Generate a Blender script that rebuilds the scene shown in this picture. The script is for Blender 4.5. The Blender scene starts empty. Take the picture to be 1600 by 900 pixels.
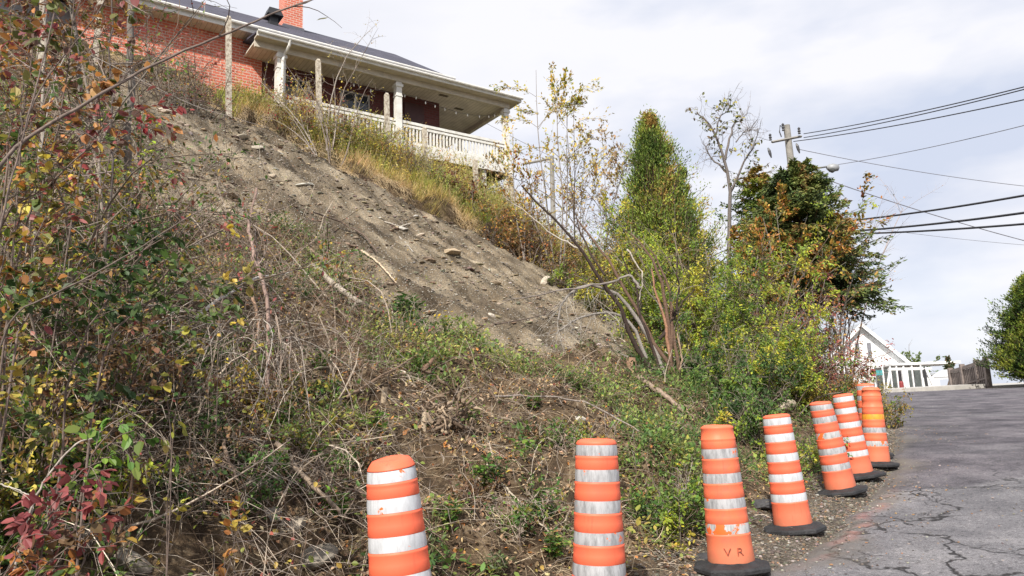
import bpy, math, random
import numpy as np
from mathutils import Vector, Matrix
from math import radians, sin, cos, pi, sqrt
SC = bpy.context.scene
COL = SC.collection
rs = np.random.RandomState(7)
random.seed(7)

# ------------------------------------------------------------------ camera
FPX, PITCH, ROLL = 1200.0, radians(10), radians(2)
_f = np.array([0, cos(PITCH), sin(PITCH)]); _u0 = np.array([0, -sin(PITCH), cos(PITCH)]); _r0 = np.array([1., 0, 0])
_U = _u0*cos(ROLL)+_r0*sin(ROLL); _R = _r0*cos(ROLL)-_u0*sin(ROLL)
cam = bpy.data.cameras.new('camera'); cam.sensor_width = 36; cam.lens = 27; cam.clip_start = .05; cam.clip_end = 9000
camo = bpy.data.objects.new('camera', cam); COL.objects.link(camo)
M = Matrix(((_R[0], _U[0], -_f[0], 0), (_R[1], _U[1], -_f[1], 0), (_R[2], _U[2], -_f[2], 0), (0, 0, 0, 1)))
camo.matrix_world = M
SC.camera = camo

# ------------------------------------------------------------------ sky, sun, exposure
SUN_EL, SUN_AZ = radians(40), radians(196)          # azimuth clockwise from +Y: the sun stands behind the viewer, a bit to the left
w = bpy.data.worlds.new('World'); SC.world = w; w.use_nodes = True
nt = w.node_tree; nt.nodes.clear()
def wn(t, **k):
    n = nt.nodes.new(t)
    for a, b in k.items(): setattr(n, a, b)
    return n
out = wn('ShaderNodeOutputWorld'); bg = wn('ShaderNodeBackground'); bgc = wn('ShaderNodeBackground'); mx = wn('ShaderNodeMixShader')
sky = wn('ShaderNodeTexSky', sky_type='NISHITA', sun_disc=False, sun_elevation=SUN_EL, sun_rotation=SUN_AZ)
sky.air_density = 1.0; sky.dust_density = 1.2
bg.inputs['Strength'].default_value = .13
nt.links.new(sky.outputs[0], bg.inputs[0])
tc = wn('ShaderNodeTexCoord'); mp = wn('ShaderNodeMapping'); mp.inputs['Scale'].default_value = (1.0, 1.0, 2.6); mp.inputs['Location'].default_value = (.35, .2, .1)
n1 = wn('ShaderNodeTexNoise'); n1.inputs['Scale'].default_value = 2.3; n1.inputs['Detail'].default_value = 6; n1.inputs['Roughness'].default_value = .5; n1.inputs['Distortion'].default_value = .3
nt.links.new(tc.outputs['Generated'], mp.inputs[0]); nt.links.new(mp.outputs[0], n1.inputs[0])
r1 = wn('ShaderNodeValToRGB'); e = r1.color_ramp.elements; e[0].position = .30; e[0].color = (.80, .80, .80, 1); e[1].position = .58; e[1].color = (1, 1, 1, 1)
nt.links.new(n1.outputs[0], r1.inputs[0]); nt.links.new(r1.outputs[0], mx.inputs[0])
n2 = wn('ShaderNodeTexNoise'); n2.inputs['Scale'].default_value = 3.4; n2.inputs['Detail'].default_value = 5; n2.inputs['Roughness'].default_value = .5
nt.links.new(mp.outputs[0], n2.inputs[0])
r2 = wn('ShaderNodeValToRGB'); e = r2.color_ramp.elements; e[0].position = .34; e[0].color = (.55, .60, .725, 1); e[1].position = .56; e[1].color = (.79, .79, .835, 1)
sx = wn('ShaderNodeSeparateXYZ'); nt.links.new(tc.outputs['Generated'], sx.inputs[0])          # the cloud deck is heavier to the right and towards the horizon
mm = wn('ShaderNodeMath', operation='MULTIPLY_ADD'); nt.links.new(sx.outputs[0], mm.inputs[0]); mm.inputs[1].default_value = -.20; nt.links.new(n2.outputs[0], mm.inputs[2])
m3 = wn('ShaderNodeMath', operation='MULTIPLY_ADD'); nt.links.new(sx.outputs[2], m3.inputs[0]); m3.inputs[1].default_value = .16; nt.links.new(mm.outputs[0], m3.inputs[2])
nt.links.new(m3.outputs[0], r2.inputs[0]); nt.links.new(r2.outputs[0], bgc.inputs[0]); bgc.inputs['Strength'].default_value = 1.0
nt.links.new(bg.outputs[0], mx.inputs[1]); nt.links.new(bgc.outputs[0], mx.inputs[2]); nt.links.new(mx.outputs[0], out.inputs[0])
sl = bpy.data.lights.new('sun', 'SUN'); sl.energy = 5.0; sl.angle = radians(.6); sl.color = (1, .95, .87)
slo = bpy.data.objects.new('sun', sl); COL.objects.link(slo)
sd = Vector((sin(SUN_AZ)*cos(SUN_EL), cos(SUN_AZ)*cos(SUN_EL), sin(SUN_EL)))
slo.rotation_euler = sd.to_track_quat('Z', 'Y').to_euler(); slo.location = (-4, -10, 20)
SC.view_settings.view_transform = 'Standard'; SC.view_settings.look = 'None'; SC.view_settings.gamma = 1
SC.view_settings.use_curve_mapping = False; SC.view_settings.exposure = 0.30
SC.cycles.max_bounces = 6; SC.cycles.transparent_max_bounces = 8

# ------------------------------------------------------------------ geometry helpers
def ray(px, py): return _f+_R*((px-800)/FPX)+_U*((450-py)/FPX)
def P(px, py, Y):
    d = ray(px, py); return d*(Y/d[1])
def proj(q):
    q = np.atleast_2d(q); d = q@_f
    return 800+FPX*(q@_R)/d, 450-FPX*(q@_U)/d
_tab = np.random.RandomState(3).rand(16, 128, 128)
def vn(x, y, s=0):
    t = _tab[s % 16]; xi = np.floor(x).astype(int); yi = np.floor(y).astype(int); fx = x-xi; fy = y-yi
    fx = fx*fx*(3-2*fx); fy = fy*fy*(3-2*fy); a = xi & 127; b = yi & 127; a1 = (a+1) & 127; b1 = (b+1) & 127
    return (t[a, b]*(1-fx)+t[a1, b]*fx)*(1-fy)+(t[a, b1]*(1-fx)+t[a1, b1]*fx)*fy
def fbm(x, y, s=0, o=4, g=.5):
    x = np.asarray(x, float); y = np.asarray(y, float); r = 0; a = 1; n = 0
    for k in range(o): r = r+a*(vn(x*2**k+7.3*k, y*2**k+3.1*k, s+k)-.5); n += a; a *= g
    return r/n*2
def sstep(a, b, x):
    t = np.clip((x-a)/(b-a), 0, 1); return t*t*(3-2*t)

# terrain in (u,v): u runs along the road, v up the bank
C0, DU, DV = np.array([1.79, 6.3]), np.array([.64, .77]), np.array([-.77, .64])
def uv(x, y): a = x-C0[0]; b = y-C0[1]; return a*DU[0]+b*DU[1], a*DV[0]+b*DV[1]
def xy(u, v): return C0[0]+u*DU[0]+v*DV[0], C0[1]+u*DU[1]+v*DV[1]
def v0(u): return np.interp(u, [-30, -3, 0, 2, 4, 5.5, 7, 10, 14, 21, 33, 60], [.6, .55, .45, .5, .7, .85, 1.2, 1.8, 2.75, 4.5, 8.3, 20.3])
def vroad(u): return np.interp(u, [-30, -6, -3, -1, 0, 1.5, 3, 4.6, 6, 7.5, 9, 14, 21, 33, 60], [-1.2, -1.0, -.75, -.4, -.05, -.04, .12, .28, .5, .8, 1.1, 2.38, 4.2, 7.9, 19.9])
def zroad(x, y):
    g = x*sin(radians(25))+y*cos(radians(25))
    gs = [-60, -6, 3.5, 4.8, 6.4, 8.1, 10.3, 11.5, 12.5, 13.5, 18, 38.9, 46, 70, 110, 300, 3000]
    zs = [-4, -1.62, -1.33, -1.27, -1.21, -1.14, -1.01, -.91, -.81, -.71, -.42, .72, 1.0, 1.75, 1.6, -2, -40]
    return (np.interp(g, gs, zs)+np.interp(g-.5, gs, zs)+np.interp(g+.5, gs, zs))/3
BV = [-1, 0, .4, 1, 2.2, 4.4, 7, 10, 13, 16, 40]
BZ = [0, .0, .2, .62, 1.25, 2.38, 4.0, 5.95, 8.05, 10.2, 27]
def cap(u): return np.interp(u, [-30, 3, 6, 9, 12, 14, 17, 21, 30, 60, 200], [11.5, 10.6, 9.7, 9.0, 8.45, 7.75, 5.4, 3.4, 2.9, 2.9, 1.2])
SCAR_PX = [(150, 75), (235, 100), (330, 122), (420, 150), (470, 175), (520, 212), (600, 280), (700, 328), (760, 352), (800, 370), (870, 408), (935, 440), (960, 490), (990, 560), (900, 552), (800, 540), (700, 525), (600, 480), (560, 420), (480, 370), (380, 350), (250, 330), (160, 240)]
def base_h(x, y):
    u, v = uv(x, y); zr = zroad(x, y); vp = v-v0(u)
    b = zr+np.interp(vp, BV, BZ); c = np.maximum(cap(u), zr+.2*np.clip(vp, 0, 1))
    b = b+.62*np.exp(-((u-11.8)/3.2)**2)*sstep(7, 12.5, vp); c = c+.35*np.exp(-((u-11.8)/3.)**2)
    k = .5; h = np.clip(.5+.5*(c-b)/k, 0, 1); m = c+(b-c)*h-k*h*(1-h)          # smooth minimum
    m = m-np.clip(vp-26, 0, 400)*.25                                              # the land falls away behind the house
    return np.where(vp > 0, np.maximum(m, -25), zr)
def hit(px, py, fn=None, y0=2., y1=60.):
    d = ray(px, py); d = d/d[1]; ys = np.linspace(y0, y1, 1500); q = d[None]*ys[:, None]
    h = (fn or base_h)(q[:, 0], q[:, 1]); below = np.nonzero(q[:, 2] < h)[0]
    return q[below[0]] if len(below) else None
_sc = []
for a in SCAR_PX:
    q = hit(*a)
    if q is None: q = P(a[0], a[1], 20)
    _sc.append(uv(q[0], q[1]))
_sc = np.array(_sc)
def polydist(u, v, poly):
    """signed distance, positive inside"""
    u = np.asarray(u, float); v = np.asarray(v, float); n = len(poly); best = np.full(u.shape, 1e9); ins = np.zeros(u.shape, bool)
    for i in range(n):
        a = poly[i]; b = poly[(i+1) % n]; ex, ey = b[0]-a[0], b[1]-a[1]; px, py = u-a[0], v-a[1]
        t = np.clip((px*ex+py*ey)/(ex*ex+ey*ey+1e-9), 0, 1); d = np.hypot(px-t*ex, py-t*ey); best = np.minimum(best, d)
        c = ((a[1] > v) != (b[1] > v)) & (u < (b[0]-a[0])*(v-a[1])/(b[1]-a[1]+1e-12)+a[0]); ins ^= c
    return np.where(ins, best, -best)
def scar(u, v): return polydist(u+.22*fbm(u*1.1, v*1.1, 5)+.12*fbm(u*5, v*5, 2, 3), v+.25*fbm(u*1.3, v*1.3, 9)+.16*fbm(u*4.5, v*4.5, 7, 3), _sc)
# upper lip of the scar as v(u)
_lip = _sc[:12]; _o = np.argsort(_lip[:, 0]); LU, LV = _lip[_o, 0], _lip[_o, 1]
def height(x, y):
    x = np.asarray(x, float); y = np.asarray(y, float)
    u, v = uv(x, y); vp = v-v0(u); h = base_h(x, y)
    near = (np.abs(x) < 40) & (y < 60) & (y > -10)
    s = np.where(near, scar(u, v), -5.); bank = sstep(.0, .8, vp)
    inn = sstep(-.1, .25, s)
    lipv = np.interp(u, LU, LV); up = (v > lipv-1.2) & (s > -1.5)
    h = h-np.where(up, sstep(-.06, .13, s)*(.34+.30*np.clip(.5+fbm(u*1.3, u*0, 9, 3), 0, 1)), inn*.22)
    gl = 1-np.abs(fbm(u*1.5+.45*v, v*.22, 2, 4))*2.2
    h = h+inn*(.26*(gl-.6)+.10*fbm(u*3.5, v*3.5, 4, 5)+.14*fbm(u*.6, v*1.5, 8, 4))
    h = h+(1-inn)*bank*(.34*fbm(u*.9, v*.9, 1, 4)+.30*fbm(u*2.8, v*2.8, 3, 5))
    gr = (1-bank)*sstep(-.1, .15, v-vroad(u))
    h = h+gr*(.035*fbm(u*2, v*2, 6, 4)+.012)
    h = h-.035*(1-sstep(-.05, .12, v-vroad(u)))
    return h
def G(x, y): return float(height(np.array([x]), np.array([y]))[0])
def hitg(px, py, y0=2., y1=60.): return hit(px, py, height, y0, y1)

# ------------------------------------------------------------------ mesh helpers
class Geo:
    """collects vertices, quads/tris (as numpy blocks) with a colour per vertex"""
    def __init__(s): s.V = []; s.Q = []; s.T = []; s.C = []; s.n = 0
    def add(s, V, Q=None, T=None, C=(1, 1, 1)):
        V = np.asarray(V, float).reshape(-1, 3)
        if Q is not None and len(Q): s.Q.append(np.asarray(Q, int).reshape(-1, 4)+s.n)
        if T is not None and len(T): s.T.append(np.asarray(T, int).reshape(-1, 3)+s.n)
        C = np.asarray(C, float)
        if C.ndim == 1: C = np.repeat(C[None], len(V), 0)
        s.V.append(V); s.C.append(C); s.n += len(V); return s
    def box(s, x0, x1, y0, y1, z0, z1, C=(1, 1, 1)):
        V = [(x, y, z) for z in (z0, z1) for y in (y0, y1) for x in (x0, x1)]
        return s.add(V, [(0, 2, 3, 1), (4, 5, 7, 6), (0, 1, 5, 4), (2, 6, 7, 3), (0, 4, 6, 2), (1, 3, 7, 5)], None, C)
    def hexa(s, b, t, C=(1, 1, 1)):
        """b and t: four corners each, counter-clockwise seen from above"""
        return s.add(list(b)+list(t), [(3, 2, 1, 0), (4, 5, 6, 7), (0, 1, 5, 4), (1, 2, 6, 5), (2, 3, 7, 6), (3, 0, 4, 7)], None, C)
    def tubes(s, L, Rr, sides=3, C=(1, 1, 1)):
        """L (n,k,3) polylines, Rr (n,k) radii, C (3,) or (n,3)"""
        L = np.asarray(L, float); Rr = np.asarray(Rr, float)
        if L.ndim == 2: L = L[None]; Rr = Rr[None]
        n, k, _ = L.shape; T = np.gradient(L, axis=1); T /= np.linalg.norm(T, axis=2, keepdims=True)+1e-9
        ref = np.where(np.abs(T[:, :1, 2:3]) > .9, np.array([1., 0, 0]), np.array([0, 0, 1.])); ref = np.repeat(ref, k, 1)
        A = np.cross(T, ref); A /= np.linalg.norm(A, axis=2, keepdims=True)+1e-9; B = np.cross(T, A)
        an = np.arange(sides)*2*pi/sides
        V = L[:, :, None]+Rr[:, :, None, None]*(A[:, :, None]*np.cos(an)[None, None, :, None]+B[:, :, None]*np.sin(an)[None, None, :, None])
        i = np.arange(n)[:, None, None]*k*sides; j = np.arange(k-1)[None, :, None]*sides; a = np.arange(sides)[None, None]; b = (a+1) % sides
        Q = np.stack([i+j+a, i+j+b, i+j+sides+b, i+j+sides+a], -1).reshape(-1, 4)
        C = np.asarray(C, float)
        if C.ndim == 2: C = np.repeat(C, k*sides, 0)
        return s.add(V.reshape(-1, 3), Q, None, C)
    def leaves(s, Pn, size, col, up=.3, asp=.55, dirs=None, droop=0.):
        """leaf blades folded along the midrib, Pn (n,3), size (n,), col (n,3)"""
        n = len(Pn); size = np.broadcast_to(np.asarray(size, float), (n,))
        d = rs.normal(size=(n, 3)) if dirs is None else dirs+rs.normal(size=(n, 3))*.35
        d[:, 2] -= droop; d /= np.linalg.norm(d, axis=1, keepdims=True)+1e-9
        nr = rs.normal(size=(n, 3))*.9; nr[:, 2] += up*3; nr += np.array(sd)*1.3; sd_ = np.cross(d, nr); sd_ /= np.linalg.norm(sd_, axis=1, keepdims=True)+1e-9
        nm = np.cross(sd_, d); S = size[:, None]; w_ = asp*.5*S*rs.uniform(.8, 1.2, (n, 1)); f_ = S*.10*rs.uniform(-.3, 1.5, (n, 1)); c_ = S*rs.uniform(-.12, .12, (n, 1))
        V = np.stack([Pn, Pn+d*S*.30+sd_*w_+nm*f_, Pn+d*S*.68+sd_*w_*.85+nm*(f_+c_), Pn+d*S+nm*c_*1.5, Pn+d*S*.68-sd_*w_*.85+nm*(f_+c_), Pn+d*S*.30-sd_*w_+nm*f_], 1)
        i = np.arange(n)[:, None]*6; Q = np.concatenate([i+np.array([0, 1, 2, 3])[None], i+np.array([0, 3, 4, 5])[None]], 0)
        return s.add(V.reshape(-1, 3), Q, None, np.repeat(col, 6, 0))
    def blades(s, Pn, hgt, wid, col, lean=.35, dirs=None):
        n = len(Pn); d = rs.normal(size=(n, 3))*lean; d[:, 2] = 1
        if dirs is not None: d[:, :2] += dirs[:, :2]
        d /= np.linalg.norm(d, axis=1, keepdims=True); sd_ = rs.normal(size=(n, 3)); sd_[:, 2] = 0; sd_ /= np.linalg.norm(sd_, axis=1, keepdims=True)
        H = np.broadcast_to(np.asarray(hgt, float), (n,))[:, None]; W_ = np.broadcast_to(np.asarray(wid, float), (n,))[:, None]
        bend = d.copy(); bend[:, 2] -= .6*rs.rand(n); m = Pn+d*H*.55; t = m+bend*H*.45
        V = np.stack([Pn-sd_*W_*.5, Pn+sd_*W_*.5, m+sd_*W_*.4, m-sd_*W_*.4, t], 1)
        i = np.arange(n)[:, None]*5
        return s.add(V.reshape(-1, 3), i+np.array([0, 1, 2, 3])[None], i+np.array([3, 2, 4])[None], np.repeat(col, 5, 0))
    def stones(s, Pn, size, col, flat=.6):
        phi = (1+5**.5)/2; I = np.array([(-1, phi, 0), (1, phi, 0), (-1, -phi, 0), (1, -phi, 0), (0, -1, phi), (0, 1, phi), (0, -1, -phi), (0, 1, -phi), (phi, 0, -1), (phi, 0, 1), (-phi, 0, -1), (-phi, 0, 1)])/1.9
        Fi = np.array([(0, 11, 5), (0, 5, 1), (0, 1, 7), (0, 7, 10), (0, 10, 11), (1, 5, 9), (5, 11, 4), (11, 10, 2), (10, 7, 6), (7, 1, 8), (3, 9, 4), (3, 4, 2), (3, 2, 6), (3, 6, 8), (3, 8, 9), (4, 9, 5), (2, 4, 11), (6, 2, 10), (8, 6, 7), (9, 8, 1)])
        n = len(Pn); V = I[None]*rs.uniform(.7, 1.3, (n, 12, 1))*rs.uniform(.6, 1.2, (n, 1, 3))*np.array([1, 1, flat]); a = rs.rand(n)*6.28
        ca, sa = np.cos(a)[:, None], np.sin(a)[:, None]; x = V[..., 0]*ca-V[..., 1]*sa; y = V[..., 0]*sa+V[..., 1]*ca; V = np.stack([x, y, V[..., 2]], -1)
        V = V*np.asarray(size)[:, None, None]*.5+Pn[:, None]; i = np.arange(n)[:, None, None]*12
        return s.add(V.reshape(-1, 3), None, (i+Fi[None]).reshape(-1, 3), np.repeat(col, 12, 0))
    def build(s, name, mat, parent=None, smooth=False, loc=None):
        V = np.concatenate(s.V); C = np.concatenate(s.C); off = np.zeros(3)
        if loc is not None: off = np.asarray(loc, float); V = V-off
        Q = np.concatenate(s.Q) if s.Q else np.zeros((0, 4), int); T = np.concatenate(s.T) if s.T else np.zeros((0, 3), int)
        me = bpy.data.meshes.new(name); me.vertices.add(len(V)); me.vertices.foreach_set('co', V.astype(np.float32).ravel())
        li = np.concatenate([Q.ravel(), T.ravel()]); me.loops.add(len(li)); me.loops.foreach_set('vertex_index', li.astype(np.int32))
        st = np.concatenate([np.arange(len(Q))*4, len(Q)*4+np.arange(len(T))*3]); me.polygons.add(len(st))
        me.polygons.foreach_set('loop_start', st.astype(np.int32))
        me.polygons.foreach_set('use_smooth', np.full(len(st), smooth))
        ca = me.color_attributes.new('Col', 'FLOAT_COLOR', 'POINT'); ca.data.foreach_set('color', np.concatenate([C, np.ones((len(C), 1))], 1).astype(np.float32).ravel())
        me.update(calc_edges=True); me.validate()
        if mat: me.materials.append(mat)
        o = bpy.data.objects.new(name, me); COL.objects.link(o)
        if loc is not None: o.location = off
        if parent is not None: o.parent = parent
        return o
def tag(o, label=None, cat=None, group=None, kind=None):
    if label: o['label'] = label
    if cat: o['category'] = cat
    if group: o['group'] = group
    if kind: o['kind'] = kind
    return o
def empty(name, loc, label=None, cat=None, group=None, rot=(0, 0, 0)):
    o = bpy.data.objects.new(name, None); COL.objects.link(o); o.location = loc; o.rotation_euler = rot; o.empty_display_size = .2
    return tag(o, label, cat, group)
def copy_tree(o, parent=None):
    c = o.copy(); COL.objects.link(c); c.parent = parent
    for ch in list(o.children): copy_tree(ch, c)
    return c
def mixcol(pal, n, noise=None):
    """pal: list of (weight, rgb); returns (n,3) base colours with variation"""
    wt = np.array([p[0] for p in pal], float); wt /= wt.sum(); cc = np.array([p[1] for p in pal], float)
    if noise is None: idx = rs.choice(len(pal), n, p=wt)
    else: idx = np.searchsorted(np.cumsum(wt), np.clip(noise+rs.normal(size=n)*.10, 0, .999)); idx = np.clip(idx, 0, len(pal)-1)
    return np.clip(cc[idx]*rs.uniform(.7, 1.3, (n, 1))*rs.uniform(.9, 1.1, (n, 3)), 0, 1)

# ------------------------------------------------------------------ materials
def new_mat(name):
    m = bpy.data.materials.new(name); m.use_nodes = True; t = m.node_tree; b = t.nodes['Principled BSDF']; return m, t, b
def nd(t, ty, **k):
    n = t.nodes.new(ty)
    for a, b in k.items():
        if a in n.inputs: n.inputs[a].default_value = b
        else: setattr(n, a, b)
    return n
def mat_solid(name, col, rough=.6, var=.15, scale=8., bump=.0, metal=0., spec=.5, col2=None, bscale=None, det=5):
    m, t, b = new_mat(name); co = nd(t, 'ShaderNodeTexCoord'); n = nd(t, 'ShaderNodeTexNoise', Scale=scale, Detail=det, Roughness=.6)
    t.links.new(co.outputs['Object'], n.inputs['Vector']); r = nd(t, 'ShaderNodeValToRGB'); e = r.color_ramp.elements
    c2 = col2 or [c*(1-var) for c in col]; c1 = col if col2 else [min(1, c*(1+var)) for c in col]
    e[0].position = .35; e[0].color = (*c2, 1); e[1].position = .65; e[1].color = (*c1, 1)
    t.links.new(n.outputs[0], r.inputs[0]); t.links.new(r.outputs[0], b.inputs['Base Color'])
    b.inputs['Roughness'].default_value = rough; b.inputs['Metallic'].default_value = metal; b.inputs['Specular IOR Level'].default_value = spec
    if bump:
        n2 = nd(t, 'ShaderNodeTexNoise', Scale=bscale or scale*4, Detail=4); t.links.new(co.outputs['Object'], n2.inputs['Vector'])
        bp = nd(t, 'ShaderNodeBump', Strength=bump, Distance=.02); t.links.new(n2.outputs[0], bp.inputs['Height']); t.links.new(bp.outputs[0], b.inputs['Normal'])
    return m
def mat_leaf(name, trans=.35, rough=.5, spec=.35):
    m, t, b = new_mat(name); a = nd(t, 'ShaderNodeAttribute', attribute_name='Col'); t.links.new(a.outputs['Color'], b.inputs['Base Color'])
    b.inputs['Roughness'].default_value = rough; b.inputs['Specular IOR Level'].default_value = spec
    tr = nd(t, 'ShaderNodeBsdfTranslucent'); ms = nd(t, 'ShaderNodeMixShader'); ms.inputs[0].default_value = trans
    t.links.new(a.outputs['Color'], tr.inputs['Color']); t.links.new(b.outputs[0], ms.inputs[1]); t.links.new(tr.outputs[0], ms.inputs[2])
    t.links.new(ms.outputs[0], t.nodes['Material Output'].inputs['Surface']); return m
def mat_attr(name, rough=.85, scale=60, amt=.35, bump=.3, spec=.3):
    m, t, b = new_mat(name); a = nd(t, 'ShaderNodeAttribute', attribute_name='Col'); co = nd(t, 'ShaderNodeTexCoord')
    n = nd(t, 'ShaderNodeTexNoise', Scale=scale, Detail=4); t.links.new(co.outputs['Object'], n.inputs['Vector'])
    mr = nd(t, 'ShaderNodeMapRange'); mr.inputs[1].default_value = .3; mr.inputs[2].default_value = .7; mr.inputs[3].default_value = 1-amt; mr.inputs[4].default_value = 1+amt
    t.links.new(n.outputs[0], mr.inputs[0]); v = nd(t, 'ShaderNodeVectorMath', operation='SCALE'); t.links.new(a.outputs['Color'], v.inputs[0]); t.links.new(mr.outputs[0], v.inputs['Scale'])
    t.links.new(v.outputs[0], b.inputs['Base Color']); b.inputs['Roughness'].default_value = rough; b.inputs['Specular IOR Level'].default_value = spec
    if bump:
        bp = nd(t, 'ShaderNodeBump', Strength=bump, Distance=.01); t.links.new(n.outputs[0], bp.inputs['Height']); t.links.new(bp.outputs[0], b.inputs['Normal'])
    return m
LEAF = mat_leaf('leaf_blade'); NEEDLE = mat_leaf('conifer_needle', .12, .6, .25); DRY = mat_leaf('dry_leaf', .2, .7, .15); GRASSM = mat_leaf('grass_blade', .3, .6, .2)
BARK = mat_attr('bark', .85, 40, .35, .5); STONE = mat_attr('stone', .85, 25, .25, .4)

# ================================================================== GROUND
def axis_pts(dense0, dense1, step, far0, far1):
    a = list(np.arange(dense0, dense1, step)); s = step*1.5; x = a[-1]
    while x < far1: x += s; a.append(x); s *= 1.13
    s = step*1.5; x = a[0]; l = []
    while x > far0: x -= s; l.append(x); s *= 1.13
    return np.array(l[::-1]+a)
us = axis_pts(-10, 26, .075, -2500, 3000); vs = axis_pts(-1.6, 17.5, .065, -2500, 2500)
UU, VV = np.meshgrid(us, vs, indexing='ij'); X, Y = xy(UU, VV)
Z = height(X, Y)
nearm = (np.abs(X) < 45) & (Y < 60) & (Y > -12)
S = np.where(nearm, scar(UU, VV), -5.)
vp = VV-v0(UU)
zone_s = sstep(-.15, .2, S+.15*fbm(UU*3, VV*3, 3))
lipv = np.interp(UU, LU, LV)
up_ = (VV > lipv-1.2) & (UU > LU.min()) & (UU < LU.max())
zone_s = np.where(up_, sstep(.10, .34, S+.22*fbm(UU*3.5, VV*3.5, 8, 3)), zone_s)          # humus colour along the torn edge stands in for the overhang's shade
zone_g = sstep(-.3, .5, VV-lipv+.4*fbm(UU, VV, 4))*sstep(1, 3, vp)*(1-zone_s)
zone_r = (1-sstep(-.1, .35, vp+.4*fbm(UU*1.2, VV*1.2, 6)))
ng = Geo(); nu, nv = UU.shape
ii = np.arange(nu-1)[:, None]*nv+np.arange(nv-1)[None]
Q = np.stack([ii, ii+nv, ii+nv+1, ii+1], -1).reshape(-1, 4)
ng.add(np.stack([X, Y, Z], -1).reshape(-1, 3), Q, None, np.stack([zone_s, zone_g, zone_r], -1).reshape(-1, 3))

m, t, b = new_mat('ground_earth'); L = t.links.new
a = nd(t, 'ShaderNodeAttribute', attribute_name='Col'); sp = nd(t, 'ShaderNodeSeparateColor'); L(a.outputs['Color'], sp.inputs[0]); co = nd(t, 'ShaderNodeTexCoord')
def ramp(src, stops):
    r = nd(t, 'ShaderNodeValToRGB'); e = r.color_ramp.elements
    while len(e) < len(stops): e.new(.5)
    for k, (p_, c_) in enumerate(stops): e[k].position = p_; e[k].color = (*c_, 1)
    L(src, r.inputs[0]); return r.outputs[0]
def noise(sc, det=6, rough=.6, vec=None, dist=0.):
    n = nd(t, 'ShaderNodeTexNoise', Scale=sc, Detail=det, Roughness=rough, Distortion=dist); L(vec or co.outputs['Object'], n.inputs['Vector']); return n.outputs[0]
def mixc(f, c1, c2, mode='MIX'):
    n = nd(t, 'ShaderNodeMix', data_type='RGBA', blend_type=mode)
    if isinstance(f, float): n.inputs[0].default_value = f
    else: L(f, n.inputs[0])
    for k, c in ((6, c1), (7, c2)):
        if isinstance(c, tuple): n.inputs[k].default_value = (*c, 1)
        else: L(c, n.inputs[k])
    return n.outputs[2]
def vor(sc, feat='F1', out_='Color'):
    n = nd(t, 'ShaderNodeTexVoronoi', Scale=sc, feature=feat); L(co.outputs['Object'], n.inputs['Vector']); return n.outputs[out_]
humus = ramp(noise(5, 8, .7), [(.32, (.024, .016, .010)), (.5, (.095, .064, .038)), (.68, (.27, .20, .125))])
dirt = ramp(noise(1.1, 8, .62), [(.28, (.115, .090, .062)), (.5, (.20, .162, .115)), (.70, (.31, .262, .195))])
fine = ramp(noise(38, 5, .75), [(.33, (.45, .45, .45)), (.5, (1, 1, 1)), (.68, (1.55, 1.5, 1.45))])
dirt = mixc(1.0, dirt, fine, 'MULTIPLY')
vf = nd(t, 'ShaderNodeTexVoronoi', Scale=26); L(co.outputs['Object'], vf.inputs['Vector'])
du = nd(t, 'ShaderNodeVectorMath', operation='DOT_PRODUCT'); L(co.outputs['Object'], du.inputs[0]); du.inputs[1].default_value = (.64, .77, 0)
dv = nd(t, 'ShaderNodeVectorMath', operation='DOT_PRODUCT'); L(co.outputs['Object'], dv.inputs[0]); dv.inputs[1].default_value = (-.10, .08, .07)
cb_ = nd(t, 'ShaderNodeCombineXYZ'); L(du.outputs['Value'], cb_.inputs[0]); L(dv.outputs['Value'], cb_.inputs[1])
rill = ramp(noise(2.6, 6, .65, cb_.outputs[0], .4), [(.38, (.42, .40, .37)), (.48, (.92, .92, .92)), (.62, (1.25, 1.22, 1.18))]); dirt = mixc(1.0, dirt, rill, 'MULTIPLY')
patch = ramp(noise(.55, 5, .6), [(.38, (.62, .60, .58)), (.55, (1.05, 1.05, 1.03))]); dirt = mixc(1.0, dirt, patch, 'MULTIPLY')
chip = nd(t, 'ShaderNodeMath', operation='LESS_THAN'); L(vf.outputs['Distance'], chip.inputs[0]); chip.inputs[1].default_value = .26
chipc = ramp(vf.outputs['Color'], [(.35, (.10, .09, .075)), (.6, (.24, .22, .19)), (.8, (.42, .40, .36))])
dirt = mixc(chip.outputs[0], dirt, chipc)
grassc = ramp(noise(7, 6), [(.35, (.055, .05, .018)), (.65, (.15, .125, .045))])
grav = ramp(noise(3, 8, .7), [(.3, (.075, .062, .048)), (.5, (.13, .11, .088)), (.7, (.20, .175, .145))])
vg = nd(t, 'ShaderNodeTexVoronoi', Scale=42); L(co.outputs['Object'], vg.inputs['Vector'])
gch = ramp(vg.outputs['Color'], [(.2, (.45, .44, .43)), (.5, (1, 1, 1)), (.85, (1.6, 1.55, 1.5))]); grav = mixc(.8, grav, gch, 'MULTIPLY')
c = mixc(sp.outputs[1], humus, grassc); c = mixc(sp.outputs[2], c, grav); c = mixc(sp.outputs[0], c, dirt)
L(c, b.inputs['Base Color']); b.inputs['Roughness'].default_value = .95; b.inputs['Specular IOR Level'].default_value = .2
bp = nd(t, 'ShaderNodeBump', Strength=.9, Distance=.035); ad = nd(t, 'ShaderNodeMath', operation='ADD'); L(noise(22, 8, .75), ad.inputs[0])
ml = nd(t, 'ShaderNodeMath', operation='MULTIPLY'); L(vg.outputs['Distance'], ml.inputs[0]); ml.inputs[1].default_value = -.35; L(ml.outputs[0], ad.inputs[1]); L(ad.outputs[0], bp.inputs['Height']); L(bp.outputs[0], b.inputs['Normal'])
tag(ng.build('ground', m, smooth=True), kind='structure')

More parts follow.
